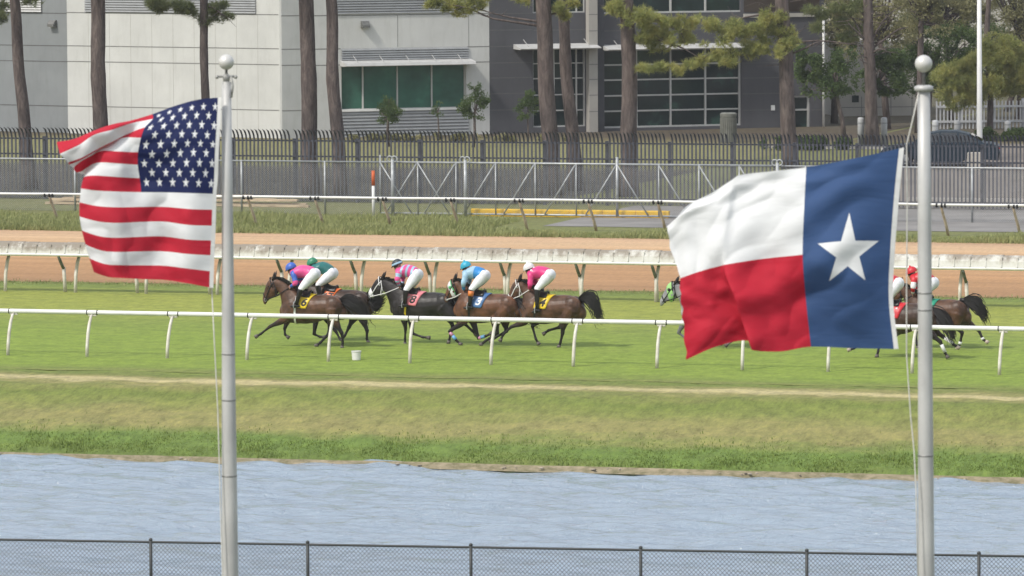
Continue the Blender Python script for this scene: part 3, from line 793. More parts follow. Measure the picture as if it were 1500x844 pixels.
def cloth(name, srow, trow, grid, dist, mats, ns, nt, wrinkle, header):
    """grid[t][s] = (px, py, depth offset in m)"""
    G = np.array(grid, dtype=float); vs = []; uv = []
    S = np.linspace(0, 1, ns); Tt = np.linspace(0, 1, nt)
    rows = np.array([[spline(srow, G[j], s) for s in S] for j in range(len(trow))])
    for b in Tt:
        for i, a in enumerate(S):
            px, py, dz = spline(trow, rows[:, i], b)
            dz += wrinkle(a, b)
            if a > 0.86: px += (a-0.86)/0.14*(5.0*noise.noise(Vector((b*7, 3, dist))) + 3.0*noise.noise(Vector((b*19, 8, dist)))); py += (a-0.86)/0.14*2.0*noise.noise(Vector((b*11, 5, dist)))
            vs.append(D(px, py, dist + dz)); uv.append((a, 1-b))
    fs = [(j*ns+i, (j+1)*ns+i, (j+1)*ns+i+1, j*ns+i+1) for j in range(nt-1) for i in range(ns-1)]
    mb = MB(); mb.add(vs, fs)
    me = mb.mesh(name, None, False)
    lay = me.uv_layers.new(name='uv')
    lv = np.zeros(len(me.loops), dtype=np.int32); me.loops.foreach_get('vertex_index', lv)
    lay.data.foreach_set('uv', np.array(uv)[lv].ravel())
    for x in mats: me.materials.append(x)
    me.polygons.foreach_set('use_smooth', [True]*len(me.polygons))
    return me
def flag_mat(name, kind):
    t = NT(name); tc = t.n('ShaderNodeTexCoord'); sep = t.n('ShaderNodeSeparateXYZ'); t.l(tc.outputs['UV'], sep.inputs[0])
    u, v = sep.outputs['X'], sep.outputs['Y']
    def star(cx, cy, R_, dx, dy, rot=0.0):
        a = t.math('ARCTAN2', dx, dy)
        a = t.math('ADD', a, 2*math.pi + math.pi/5 + rot)
        a = t.math('SUBTRACT', t.math('MODULO', a, 2*math.pi/5), math.pi/5)
        a = t.math('ABSOLUTE', a)
        rr = t.math('SQRT', t.math('ADD', t.math('MULTIPLY', dx, dx), t.math('MULTIPLY', dy, dy)))
        q = t.math('MULTIPLY', rr, t.math('COSINE', t.math('SUBTRACT', a, math.radians(72))))
        return t.math('LESS_THAN', q, R_*math.cos(math.radians(72)))
    FL = 1.62   # fly / hoist
    white = (0.78, 0.79, 0.80, 1)
    if kind == 'us':
        red = (0.52, 0.022, 0.045, 1); blue = (0.015, 0.023, 0.090, 1)
        st = t.math('FLOOR', t.math('MULTIPLY', t.math('SUBTRACT', 1.0, v), 13.0))
        odd = t.math('MODULO', st, 2.0)
        col = t.mix(odd, red, white)
        can = t.math('MULTIPLY', t.math('LESS_THAN', u, 0.40), t.math('GREATER_THAN', v, 6/13.0))
        cu = t.math('MULTIPLY', u, 12/0.40); cvv = t.math('MULTIPLY', t.math('SUBTRACT', 1.0, v), 10/(7/13.0))
        ku = t.math('ROUND', cu); kv = t.math('ROUND', cvv)
        dx = t.math('MULTIPLY', t.math('SUBTRACT', cu, ku), 0.40/12*FL); dy = t.math('MULTIPLY', t.math('SUBTRACT', kv, cvv), (7/13.0)/10)
        # true parity: every star of the field on a five point lattice
        par = t.math('LESS_THAN', t.math('MODULO', t.math('ADD', t.math('ADD', ku, kv), 20.0), 2.0), 0.5)
        inr = t.math('MULTIPLY', t.math('MULTIPLY', t.math('GREATER_THAN', ku, 0.5), t.math('LESS_THAN', ku, 11.5)), t.math('MULTIPLY', t.math('GREATER_THAN', kv, 0.5), t.math('LESS_THAN', kv, 9.5)))
        s_ = t.math('MULTIPLY', t.math('MULTIPLY', star(0, 0, 0.0285, dx, dy), par), inr)
        col = t.mix(can, col, t.mix(s_, blue, white))
    else:
        red = (0.50, 0.018, 0.040, 1); blue = (0.042, 0.088, 0.21, 1)
        top = t.math('GREATER_THAN', v, 0.5)
        col = t.mix(top, red, white)
        can = t.math('LESS_THAN', u, 1/3.0)
        dx = t.math('MULTIPLY', t.math('SUBTRACT', u, 1/6.0+0.003), FL*0.89); dy = t.math('SUBTRACT', v, 0.487)
        col = t.mix(can, col, t.mix(star(0, 0, 0.165, dx, dy, 0.03), blue, white))
    # header strip of canvas
    hd = t.math('LESS_THAN', u, 0.017 if kind == 'tx' else 0.020)
    col = t.mix(hd, col, (0.80, 0.80, 0.78, 1))
    nz = t.noise(t.coord((1, 1, 1), 'UV'), 7, 4)
    wv = t.noise(t.coord((260, 160, 1), 'UV'), 1.0, 2)
    col = t.mix(1.0, col, t.ramp(nz, [(0.3, (0.94, 0.94, 0.94)), (0.7, (1.03, 1.03, 1.03))]), 'MULTIPLY')
    fold = t.noise(t.coord((3.5, 12, 1), 'UV'), 1.0, 3, 0.5, 0.8)
    b = t.n('ShaderNodeBump'); b.inputs['Strength'].default_value = 0.4; b.inputs['Distance'].default_value = 0.02
    t.l(t.math('ADD', fold, t.math('MULTIPLY', wv, 0.05)), b.inputs['Height']); t.l(b.outputs[0], t.b.inputs['Normal'])
    t.out(col, 0.75, 0, 0.25)
    tr = t.n('ShaderNodeBsdfTranslucent'); t.l(col, tr.inputs[0]); t.l(b.outputs[0], tr.inputs['Normal'])
    ms = t.n('ShaderNodeMixShader'); ms.inputs[0].default_value = 0.22
    t.l(t.b.outputs[0], ms.inputs[1]); t.l(tr.outputs[0], ms.inputs[2]); t.l(ms.outputs[0], t.t.nodes['Material Output'].inputs[0])
    return t.m
zz = lambda x, y: (960 + x/2.483, 200 + y/2.483)
def row(pts, dz): return [zz(*p) + (d,) for p, d in zip(pts, dz)]
sT = [0, .17, .333, .5, .65, .69, .78, .89, 1.0]; tT = [0, .25, .5, .75, 1.0]
gT = [
 row([(905, 40), (722, 80), (549, 112), (420, 127), (305, 141), (278, 158), (205, 205), (118, 250), (70, 305)], [0, .03, .10, .15, .19, .20, .24, .30, .38]),
 row([(888, 205), (705, 200), (543, 232), (410, 250), (290, 262), (262, 266), (205, 278), (112, 298), (40, 348)], [0, -.03, .04, .13, .17, .15, .17, .26, .33]),
 row([(872, 405), (700, 412), (536, 430), (385, 446), (256, 466), (240, 470), (192, 482), (140, 498), (84, 518)], [0, -.08, -.02, .06, .06, .10, .13, .18, .24]),
 row([(865, 590), (705, 602), (548, 600), (425, 612), (290, 592), (306, 604), (256, 622), (178, 640), (100, 650)], [0, -.05, .06, .02, -.05, .12, .14, .12, .20]),
 row([(884, 773), (720, 770), (566, 765), (455, 782), (350, 776), (372, 758), (318, 742), (218, 766), (116, 814)], [0, .06, .04, .0, -.06, .14, .17, .14, .22]),
]
def wrT(a, b):
    k = min(1, a*5)
    r1 = noise.noise(Vector((a*2.2 + b*1.2, b*7 - a*4.5, 1)))            # long folds fanning from the hoist
    r2 = noise.noise(Vector((a*3.0 - b*1.5, b*10 + a*7, 7)))
    r3 = noise.noise(Vector((a*6, b*4, 8)))
    f = max(0.0, a-0.45)
    return k*(0.042*r1 + 0.015*r2 + 0.022*(0.5-abs(noise.noise(Vector((a*3.5+b*2.5, b*4.5-a*3.5, 31))))*2.4)) + 0.10*f*r3 + 0.05*f*(0.5-abs(noise.noise(Vector((a*6+b*3, b*5-a*3, 5))))*2)
me = cloth('texas_cloth', sT, tT, gT, DT - 0.07, [flag_mat('lone_star_mat', 'tx')], 150, 110, wrT, 0)
o = bpy.data.objects.new('flag', me); COL.objects.link(o)
tag(o, 'blue, white and red flag with one large white star billowing on the right', 'flag', 'flags flying from the poles')

zu = lambda x, y: (60 + x/2.637, 120 + y/2.637)
def rowu(pts, dz): return [zu(*p) + (d,) for p, d in zip(pts, dz)]
sU = [0, .13, .27, .40, .52, .64, .76, .88, 1.0]
tU = [k/13 for k in (0, 1, 2, 2.9, 4, 5, 6, 7, 9, 11, 13)]
gU = [
 rowu([(697, 60), (610, 68), (520, 92), (430, 125), (352, 148), (272, 165), (200, 190), (130, 220), (60, 232)], [0, .06, .16, .20, .12, .04, .02, .04, .05]),
 rowu([(695, 112), (606, 110), (512, 122), (432, 143), (350, 160), (275, 185), (205, 205), (145, 245), (82, 277)], [0, .04, .10, .12, .05, -.04, -.08, -.06, -.02]),
 rowu([(693, 165), (600, 160), (498, 165), (402, 176), (330, 204), (275, 232), (215, 262), (160, 292), (104, 312)], [0, .02, .02, .04, .06, .02, -.02, -.03, 0]),
 rowu([(690, 215), (596, 208), (490, 208), (388, 211), (322, 212), (270, 236), (212, 266), (160, 298), (108, 318)], [0, .0, -.02, .00, .08, .08, .05, .03, .03]),
 rowu([(687, 268), (592, 262), (484, 268), (375, 272), (300, 269), (235, 267), (185, 290), (150, 310), (122, 332)], [0, -.02, -.02, .02, .00, .02, .10, .10, .08]),
 rowu([(685, 322), (590, 318), (480, 320), (374, 320), (300, 315), (220, 312), (180, 330), (158, 345), (140, 350)], [0, -.04, .02, .05, -.02, .00, .18, .25, .24]),
 rowu([(683, 378), (588, 374), (480, 372), (381, 372), (300, 368), (205, 362), (165, 368), (190, 372), (240, 376)], [0, -.04, .04, .06, -.04, -.02, .10, .30, .42]),
 rowu([(678, 433), (585, 430), (482, 427), (387, 426), (300, 424), (215, 420), (155, 412), (190, 415), (262, 420)], [0, -.04, .05, .05, -.04, -.03, .10, .32, .45]),
 rowu([(675, 556), (575, 553), (475, 540), (388, 541), (300, 545), (225, 540), (150, 520), (190, 522), (270, 530)], [0, -.05, .06, .02, -.05, -.02, .10, .32, .45]),
 rowu([(670, 671), (570, 665), (475, 655), (388, 655), (300, 657), (235, 652), (172, 628), (205, 630), (280, 640)], [0, -.04, .06, .02, -.05, .0, .12, .32, .42]),
 rowu([(666, 797), (565, 778), (475, 765), (392, 762), (318, 758), (262, 754), (205, 735), (232, 735), (300, 742)], [0, -.02, .05, .03, -.04, .02, .14, .30, .40]),
]
def wrU(a, b):
    k = min(1, a*5)
    r1 = noise.noise(Vector((a*2.4 + b*1.2, b*7 - a*4.5, 21))); r2 = noise.noise(Vector((a*3.0 - b*1.5, b*11 + a*8, 27)))
    return k*(0.026*r1 + 0.013*r2) + 0.02*k*(0.5-abs(noise.noise(Vector((a*4+b*5, b*4-a*5, 15))))*2)
me = cloth('stripes_cloth', sU, tU, gU, DU - 0.08, [flag_mat('stars_stripes_mat', 'us')], 170, 140, wrU, 0)
o = bpy.data.objects.new('flag', me); COL.objects.link(o)
tag(o, 'flag of red and white stripes with white stars on navy, flying on the left', 'flag', 'flags flying from the poles')
# ------------------------------------------------------------------ building
class Wall:
    """vertical plane through a base point along a horizontal direction"""
    def __init__(s, p, slope, sgn=1):
        s.o = Vector((p.x, p.y, 0)); s.d = Vector((1, slope, 0)).normalized()*sgn if sgn > 0 else Vector((1, slope, 0)).normalized()
        s.n = Vector((s.d.y, -s.d.x, 0))      # towards the camera
    def hit(s, px, py):
        r = ray(px, py); t_ = (s.o-EYE).dot(s.n)/r.dot(s.n); w = EYE + r*t_
        return (w-s.o).dot(s.d), w.z
    def F(s, x, y, z): return s.o + s.d*x + s.n*y + Vector((0, 0, z))
    def x(s, px, py=120): return s.hit(px, py)[0]
    def z(s, px, py): return s.hit(px, py)[1]
corner = D(417, 160, 256.0)
wa = Wall(corner, -(-0.62) * -1 * -1 * -1 if False else -0.0)   # replaced below
wa = Wall(corner, -0.62); wa_ = wa
wb = Wall(corner, 0.36)
TOP = 11.0
def wallmat(name, c, k=0.05):
    t = NT(name); v = t.coord((1, 1, 1))
    a = t.noise(v, 0.6, 5, 0.6); b = t.noise(t.coord((3, 3, 0.5)), 1.0, 4, 0.7)
    col = t.mix(1.0, t.ramp(a, [(0.3, c3(c, 1-k*2)), (0.7, c3(c, 1+k))]), t.ramp(b, [(0.25, (0.90, 0.90, 0.89)), (0.5, (1, 1, 1))]), 'MULTIPLY')
    t.bump(t.noise(v, 40, 3), 0.15, 0.01)
    return t.out(col, 0.85, 0, 0.2)
m_cream = wallmat('cream_wall', (0.53, 0.535, 0.515)); m_gray = wallmat('grey_wall', (0.225, 0.24, 0.245)); m_dark = wallmat('charcoal_wall', (0.085, 0.085, 0.092), 0.08)
m_beige = wallmat('beige_wall', (0.42, 0.40, 0.36)); m_joint = pm('joint', (0.10, 0.10, 0.10), 0.1)
m_jcream = pm('joint_cream', (0.19, 0.19, 0.18), 0.1); m_louv = pm('louver_metal', (0.27, 0.28, 0.285), 0.08, 3, 0.5)
m_louvl = pm('louver_light', (0.50, 0.50, 0.49), 0.08, 3, 0.5)
m_frame = pm('window_frame_paint', (0.48, 0.48, 0.46), 0.06, 3, 0.4)
def glass(name, c, rough=0.06, c2=None):
    t = NT(name)
    nz = t.noise(t.coord((0.7, 0.7, 0.8)), 1.0, 3, 0.6)
    col = t.ramp(nz, [(0.35, c3(c, 0.7)), (0.6, c3(c, 1.1)), (0.72, c2 or c3(c, 1.6))])
    t.out(col, rough, 0, 0.35); return t.m
g_green = glass('green_glass', (0.036, 0.115, 0.082), 0.12); g_dark = glass('dark_glass', (0.014, 0.026, 0.026), 0.05, (0.035, 0.085, 0.065, 1))
def slats(mb, W, x0, x1, z0, z1, k, dep=0.05):
    for i in range(k):
        z = z0 + (z1-z0)*i/k; h = (z1-z0)/k
        mb.add([W.F(x0, 0.02, z+h*0.9), W.F(x1, 0.02, z+h*0.9), W.F(x1, 0.02+dep, z+h*0.15), W.F(x0, 0.02+dep, z+h*0.15), W.F(x0, 0.02, z), W.F(x1, 0.02, z)], [(0, 1, 2, 3), (3, 2, 5, 4)])
bld = root('building', wb.F(8, 0, 0), 'large cream and charcoal building with green windows across the background', 'building')
BM = MW[bld.name]
# left wing (wall A)
xg = wa.x(99); x_l = wa.x(-160)
def joints(W, par, x0, x1, zs, mat, off=0.004, hh=0.022, name='panel_joint'):
    mb = MB()
    for z in zs: mb.abox(x0, x1, -0.05, off, z-hh, z+hh, W.F)
    return mb.build(name, mat, par)
wl = MB(); wl.abox(xg, 0, -1.2, 0, 0, TOP, wa.F); w1 = wl.build('left_wing_wall', m_cream, bld)
wl = MB(); wl.abox(x_l, xg, -1.5, -0.30, 0, TOP, wa.F); w0 = wl.build('grey_end_wall', m_gray, bld)
def zs_of(W, px, ys): return [W.z(px, y) for y in ys]
joints(wa, w1, xg, -0.3, zs_of(wa, 250, [20.0, 69.3, 92.5, 158.5]), m_jcream)
def Fback(x, y, z): return wa.F(x, y-0.30, z)
class WG: F = staticmethod(Fback)
joints(WG, w0, x_l, xg, zs_of(wa, 50, [19.5, 67.0, 90.0, 155.0]), m_joint)
mb = MB()
for px in list(range(130, 400, 31)): 
    x = wa.x(px); mb.abox(x-0.012, x+0.012, -0.05, 0.003, 0, wa.z(px, 21), wa.F)
mb.build('vertical_joint', pm('joint_soft', (0.40, 0.395, 0.37), 0.05), w1)
mb = MB(); slats(mb, wa, wa.x(126), wa.x(376), wa.z(250, 19), wa.z(250, -14), 9); mb.build('louver', m_louv, bld, recalc=False)
mb = MB(); slats(mb, type('Q', (), {'F': staticmethod(lambda x, y, z: wa.F(x, y-0.28, z))}), wa.x(-20), wa.x(57), wa.z(30, 18), wa.z(30, -14), 9); mb.build('louver', m_louvl, bld, recalc=False)
def wall_light(W, px, py, off=0.0):
    x, z = W.hit(px, py)
    mb = MB(); mb.prism([(0, -0.16), (0, 0.16), (0.10, 0.16), (0.28, -0.02), (0.28, -0.12), (0.06, -0.16)], lambda a, b, c: W.F(x+b, a+off, z+c), -0.18, 0.18)
    o = mb.build('wall_light', M['dark_metal'], bld)
    MB().abox(x-0.13, x+0.13, off+0.07, off+0.25, z-0.155, z-0.135, W.F).build('lens', M['ballmat'], o)
wall_light(wa, 73, 35, -0.30); wall_light(wb, 534, 36)
# corner pier
pw_ = MB(); pw_.abox(-0.15, wb.x(441), -0.9, 0.10, 0, TOP, wb.F); cp = pw_.build('corner_pier', m_gray if False else wallmat('pier_wall', (0.42, 0.43, 0.42)), bld)
joints(type('Q', (), {'F': staticmethod(lambda x, y, z: wb.F(x, y+0.10, z))}), cp, -0.15, wb.x(441), zs_of(wb, 430, [23, 72, 95.5, 162]), m_jcream)
# right wing (wall B): cream bay
def rect(px0, px1, py0, py1, W=None):
    W = W or wb; pm_ = (px0+px1)/2
    return W.x(px0, (py0+py1)/2), W.x(px1, (py0+py1)/2), W.z(pm_, py1), W.z(pm_, py0)
def frame_wall(W, x0, x1, z0, z1, holes, mat, name, dep=0.45):
    """wall x0..x1 with rectangular holes (non overlapping in x or stacked): built from strips"""
    mb = MB(); xs = sorted(set([x0, x1] + [h[0] for h in holes] + [h[1] for h in holes]))
    for a, b in zip(xs, xs[1:]):
        zz_ = [z0]
        hs = sorted([h for h in holes if h[0] <= a+1e-6 and h[1] >= b-1e-6], key=lambda h: h[2])
        cur = z0
        for h in hs:
            if h[2] > cur: mb.abox(a, b, -dep, 0, cur, h[2], W.F)
            cur = h[3]
        if cur < z1: mb.abox(a, b, -dep, 0, cur, z1, W.F)
    return mb.build(name, mat, bld)
win = rect(500, 683, 95, 160)
w2 = frame_wall(wb, wb.x(441), wb.x(717), 0, TOP, [win], m_cream, 'cream_bay_wall')
joints(wb, w2, wb.x(441), win[0]-0.02, zs_of(wb, 470, [23, 72, 95.8]), m_jcream)
joints(wb, w2, win[0], wb.x(717), zs_of(wb, 600, [21.5]), m_jcream)
joints(wb, w2, win[1]+0.05, wb.x(717), zs_of(wb, 700, [68.5, 91]), m_jcream)
mb = MB(); 
for px in (583, 687): x = wb.x(px); mb.abox(x-0.012, x+0.012, -0.02, 0.004, wb.z(px, 69), wb.z(px, 22), wb.F)
mb.build('vertical_joint', m_jcream, w2)
a = rect(500, 690, -14, 19.5); mb = MB(); slats(mb, wb, a[0]-0.3, a[1], a[2], a[3], 9); mb.build('louver', m_louv, bld, recalc=False)
a = rect(500, 686, 70, 87); mb = MB(); slats(mb, wb, a[0], a[1], a[2], a[3], 5); mb.build('louver', m_louv, bld, recalc=False)
a = rect(500, 686, 162, 192); mb = MB(); slats(mb, wb, a[0], a[1], a[2]-0.4, a[3], 9); mb.build('louver', m_louv, bld, recalc=False)
a = rect(498, 689, 87.5, 95.5); c = MB(); c.prism([(0.0, a[2]), (0.0, a[3]), (0.75, a[3]-0.10), (0.80, a[2]+0.02), (0.75, a[2])], lambda x, y, z: wb.F(y, x, z), a[0], a[1]); can = c.build('canopy', m_louvl, bld)
for k in range(5):
    x = a[0] + (a[1]-a[0])*(0.1+0.2*k); MB().tube([wb.F(x, 0.0, a[3]+0.22), wb.F(x, 0.6, a[3]-0.03)], 0.014, 6).build('stay', m_louvl, can)
def window(px0, px1, py0, py1, vx, hy, glassm, fw=0.055, name='window', W=None, dep=0.22):
    W = W or wb
    x0, x1, z0, z1 = rect(px0, px1, py0, py1, W)
    fr_ = MB()
    fr_.abox(x0, x0+fw, -dep-0.03, -dep+0.10, z0, z1, W.F); fr_.abox(x1-fw, x1, -dep-0.03, -dep+0.10, z0, z1, W.F)
    fr_.abox(x0+fw, x1-fw, -dep-0.028, -dep+0.098, z0, z0+fw, W.F); fr_.abox(x0+fw, x1-fw, -dep-0.028, -dep+0.098, z1-fw, z1, W.F)
    for px in vx: x = W.x(px, (py0+py1)/2); fr_.abox(x-fw/2, x+fw/2, -dep-0.026, -dep+0.092, z0+fw, z1-fw, W.F)
    for py in hy: z = W.z((px0+px1)/2, py); fr_.abox(x0+fw, x1-fw, -dep-0.024, -dep+0.085, z-fw*0.45, z+fw*0.45, W.F)
    w_ = fr_.build(name, m_frame, bld)
    # each pane tilts by a hair, as real glazing does, so reflections break up
    g_ = MB(); xs = [x0] + [W.x(px, (py0+py1)/2) for px in vx] + [x1]; zs_ = sorted([z0, z1] + [W.z((px0+px1)/2, py) for py in hy])
    for i in range(len(xs)-1):
        for j in range(len(zs_)-1):
            t1, t2 = random.uniform(-0.006, 0.006), random.uniform(-0.006, 0.006)
            g_.add([W.F(xs[i], -dep+t1, zs_[j]), W.F(xs[i+1], -dep+t2, zs_[j]), W.F(xs[i+1], -dep-t1, zs_[j+1]), W.F(xs[i], -dep-t2, zs_[j+1])], [(0, 1, 2, 3)])
    g_.build('pane', glassm, w_, recalc=False)
    return w_
window(500, 683, 95, 160, [533, 583.5, 634], [], g_green)
a = rect(498, 686, 159, 162); MB().abox(a[0], a[1], -0.2, 0.10, a[2], a[3], wb.F).build('window_sill', M['white_paint'], bld)
# charcoal section
x717, xend = wb.x(717), wb.x(1207)
hA = rect(781, 858, 71, 186); hA2 = rect(781, 858, -25, 19); hB = rect(884, 1086, 71, 186); hB2 = rect(882, 1088, -25, 19); hD = rect(1162, 1187, 140, 190); hA=hA[:2]+(hA[2],hA[3])
w3 = frame_wall(wb, x717, xend, 0, TOP, [hA, (hA[0], hA[1], hA2[2], hA2[3]), hB, (hB[0], hB[1], hB2[2], hB2[3]), (hD[0], hD[1], 0, hD[3])], m_dark, 'charcoal_wall')
def xr(a, b): return wb.x(a), wb.x(b)
for a, b in ((717, 780), (1088, 1160), (1189, 1206)):
    p, q = xr(a, b); joints(wb, w3, p, q, zs_of(wb, (a+b)/2, [20, 44, 68, 92, 114, 137, 161]), m_joint)
p, q = xr(782, 857); joints(wb, w3, p, q, zs_of(wb, 820, [44]), m_joint)
p, q = xr(885, 1086); joints(wb, w3, p, q, zs_of(wb, 980, [44]), m_joint)
window(781, 858, 71, 186, [813, 846], [93, 115, 139, 162], g_dark)
window(781, 858, -25, 19, [806, 846], [], g_dark)
window(884, 1086, 71, 186, [934, 984, 1035], [94, 116, 139, 161.5], g_dark, 0.075)
window(882, 1088, -25, 19, [984, 1035], [], g_dark, 0.075)
window(1162, 1187, 140, 190, [], [161], g_dark, 0.09, 'door')
for (px0, px1) in ((752, 870), (880, 1106)):
    a = rect(px0, px1, 64, 71); c = MB(); c.prism([(0.01, a[2]), (0.01, a[3]), (0.9, a[3]-0.16), (1.0, a[2]+0.03), (0.95, a[2]-0.02)], lambda x, y, z: wb.F(y, x, z), a[0], a[1]); can = c.build('canopy', m_louvl, bld)
    k = 4 if px0 < 800 else 6
    for i in range(k):
        x = a[0]+(a[1]-a[0])*(i+0.5)/k; MB().tube([wb.F(x, 0, a[3]+0.2), wb.F(x, 0.7, a[3]-0.10)], 0.014, 6).build('stay', m_louvl, can)
p, q = xr(858.5, 871); pier = MB().abox(p, q, -0.3, 0.42, 0, TOP, wb.F).build('beige_pier', wallmat('pier_beige', (0.36, 0.345, 0.315)), bld)
joints(type('Q', (), {'F': staticmethod(lambda x, y, z: wb.F(x, y+0.42, z))}), pier, p, q, zs_of(wb, 865, [21, 45, 70, 94, 116, 139, 163]), m_jcream)
p, q = xr(871.5, 882); MB().abox(p, q, -0.3, 0.30, 0, TOP, wb.F).build('dark_pier', pm('dark_pier_paint', (0.045, 0.047, 0.055), 0.1), bld)
p, q = xr(1089, 1207); MB().abox(p, q, -0.3, 0.08, wb.z(1150, 25), wb.z(1150, 19.5), wb.F).build('cornice_band', m_beige, bld)
p, q = xr(1090, 1200); MB().abox(p, q, -0.2, 0.03, wb.z(1150, 17), wb.z(1150, -10), wb.F).build('upper_window', pm('brown_glass', (0.06, 0.045, 0.035), 0.2, 1, 0.2), bld)
x = wb.x(1205); MB().tube([wb.F(x, 0.12, 0), wb.F(x, 0.12, wb.z(1205, 14))], 0.06, 8).build('downpipe', M['white_paint'], bld, smooth=True)
x, z = wb.hit(1132, 158); MB().abox(x-0.09, x+0.09, 0, 0.05, z-0.12, z+0.12, wb.F).build('wall_plate', M['white_paint'], bld)
# end returns and roof so that the block is solid
e0 = wb.F(xend, 0, 0); back = wb.n*-14
ret = MB(); ret.abox(xend-0.4, xend, -14, -0.45, 0, TOP-0.01, wb.F).build('end_wall', m_dark, bld)
rf = MB(); pA = wa.F(x_l, -0.3, TOP); pC = corner.copy(); pC.z = TOP; pE = wb.F(xend, 0, TOP)
up_ = Vector((0, 0, 0.25)); ring = [pA, Vector((pC.x, pC.y, TOP)), pE, pE+back*1.0, pA + Vector((0, 16, 0))]
rf.add([p for p in ring]+[p+up_ for p in ring], [(0, 1, 2, 3, 4), (9, 8, 7, 6, 5)] + [(i, (i+1) % 5, 5+(i+1) % 5, 5+i) for i in range(5)])
rf.build('roof', m_louvl, bld)
# lower beige building farther right
pbase = D(1300, 180, 276)
we = Wall(pbase, 0.15)
lb = root('low_building', we.F(2, 0, 0), 'low beige building with square panels behind the small broadleaf trees', 'building')
def bpart(W, root_, px0, px1, py0, py1, y0, y1, mat, name):
    a = rect(px0, px1, py0, py1, W); return MB().abox(a[0], a[1], y0, y1, a[2], a[3], W.F).build(name, mat, root_)
a = rect(1225, 1352, 60, 190, we); MB().abox(a[0], a[1], -8, 0, 0, a[3], we.F).build('wall', m_beige, lb)
mb = MB(); z = we.z(1290, 157); mb.abox(a[0], a[1], -0.1, 0.004, z-0.02, z+0.02, we.F)
for px in (1305, 1262, 1336): x = we.x(px); mb.abox(x-0.02, x+0.02, -0.1, 0.003, 0, z*2.2, we.F)
mb.build('panel_joint', m_jcream, lb)
bpart(we, lb, 1248, 1258, 140, 150, -0.1, 0.01, g_dark, 'window')

wh = Wall(D(1380, 180, 335), 0.05)
wr = root('warehouse', wh.F(4, 0, 0), 'long pale warehouse glimpsed between the trees at the upper right', 'building')
a = rect(1215, 1640, 20, 170, wh); MB().abox(a[0], a[1], -20, 0, 0, 9.0, wh.F).build('wall', m_beige, wr)
mb = MB(); x = a[0]+0.5
while x < a[1]-0.5: mb.abox(x-0.03, x+0.03, -0.1, 0.01, 0, 8.9, wh.F); x += 3.0
mb.build('panel_joint', m_jcream, wr); MB().abox(a[0]-0.1, a[1]+0.1, -20.1, 0.15, 9.0, 9.3, wh.F).build('roof', m_louvl, wr)

# ------------------------------------------------------------------ ground behind the fence
lawn = grass_mat('lawn_mat', [(196, (0.08, 0.08, 0.045)), (203, (0.060, 0.052, 0.045)), (219, (0.070, 0.060, 0.050)), (221.5, (0.155, 0.15, 0.06)), (224, (0.19, 0.185, 0.085)), (240, (0.20, 0.19, 0.09)), (243.5, (0.15, 0.13, 0.075)), (247, (0.085, 0.068, 0.055)), (300, (0.09, 0.085, 0.05))], dry=0.2, patch=0.12)
sheet('lawn', n_i + 0.25, 300, 0.012, lawn, u0=-130, u1=z_at(1080, 240, 225).dot(UV), wob=(0, 0.3))
n_kb = Nof(243, 0)
u_lot = z_at(1290, 250, n_i+5).dot(UV)
lotm = pm('lot_surface', (0.20, 0.17, 0.145), 0.2, 0.8, 0.9, bump=0.2, c2=(0.14, 0.118, 0.10, 1))
sheet('parking_lot', n_i + 0.3, Nof(205, 0), 0.020, lotm, u0=z_at(1070, 250, n_i+8).dot(UV), u1=0, wob=(0, 0.2))
sheet('far_lawn', Nof(205, 0)+0.1, 330, 0.012, lawn, u0=z_at(1080, 240, 225).dot(UV)+0.05, u1=0, wob=(0, 0.2))
# kerb edging and painted lines in the lot
for (pya, pyb, px0, px1, nm, mt, h) in ((288, 290.5, 1330, 1560, 'lot_kerb', M['concrete'], 0.12), (214, 216, 1120, 1300, 'lot_kerb', M['concrete'], 0.12)):
    nn_ = Nof(pya, 0); ua, ub = z_at(px0, pya, nn_).dot(UV), z_at(px1, pya, nn_).dot(UV)
    o = MB().abox(ua, ub, nn_, nn_+0.18, 0.0, h, T).build(nm, mt); tag(o, kind='structure')

# ------------------------------------------------------------------ trees
bark = NT('bark_mat'); v = bark.coord((7, 7, 1.6)); nz = bark.noise(v, 1.0, 5, 0.7, 0.6); nz2 = bark.noise(bark.coord((1, 1, 0.5)), 1.0, 3)
cb = bark.mix(nz2, bark.ramp(nz, [(0.32, (0.050, 0.043, 0.041, 1)), (0.5, (0.098, 0.082, 0.077, 1)), (0.68, (0.18, 0.155, 0.14, 1))]), bark.ramp(nz, [(0.32, (0.055, 0.043, 0.04, 1)), (0.68, (0.175, 0.135, 0.12, 1))]))
bark.bump(nz, 0.6, 0.05); bark_m = bark.out(cb, 0.9, 0, 0.15)
def leafm(name, stops, tr=0.3, sc=1.6):
    t = NT(name); a = t.noise(t.coord((sc, sc, sc)), 1.0, 4, 0.7); b = t.noise(t.coord((14, 14, 14)), 1.0, 2, 0.6)
    c = t.ramp(t.math('ADD', t.math('MULTIPLY', a, 0.7), t.math('MULTIPLY', b, 0.3)), stops); t.out(c, 0.6, 0, 0.25)
    x = t.n('ShaderNodeBsdfTranslucent'); t.l(c, x.inputs[0]); ms = t.n('ShaderNodeMixShader'); ms.inputs[0].default_value = tr + 0.12
    t.l(t.b.outputs[0], ms.inputs[1]); t.l(x.outputs[0], ms.inputs[2]); t.l(ms.outputs[0], t.t.nodes['Material Output'].inputs[0]); return t.m
needle = leafm('pine_needles', [(0.30, (0.15, 0.18, 0.07, 1)), (0.45, (0.32, 0.35, 0.12, 1)), (0.58, (0.50, 0.48, 0.17, 1)), (0.72, (0.66, 0.56, 0.20, 1))])
needle_d = leafm('dark_needles', [(0.3, (0.08, 0.11, 0.05, 1)), (0.5, (0.19, 0.22, 0.09, 1)), (0.7, (0.33, 0.34, 0.15, 1))])
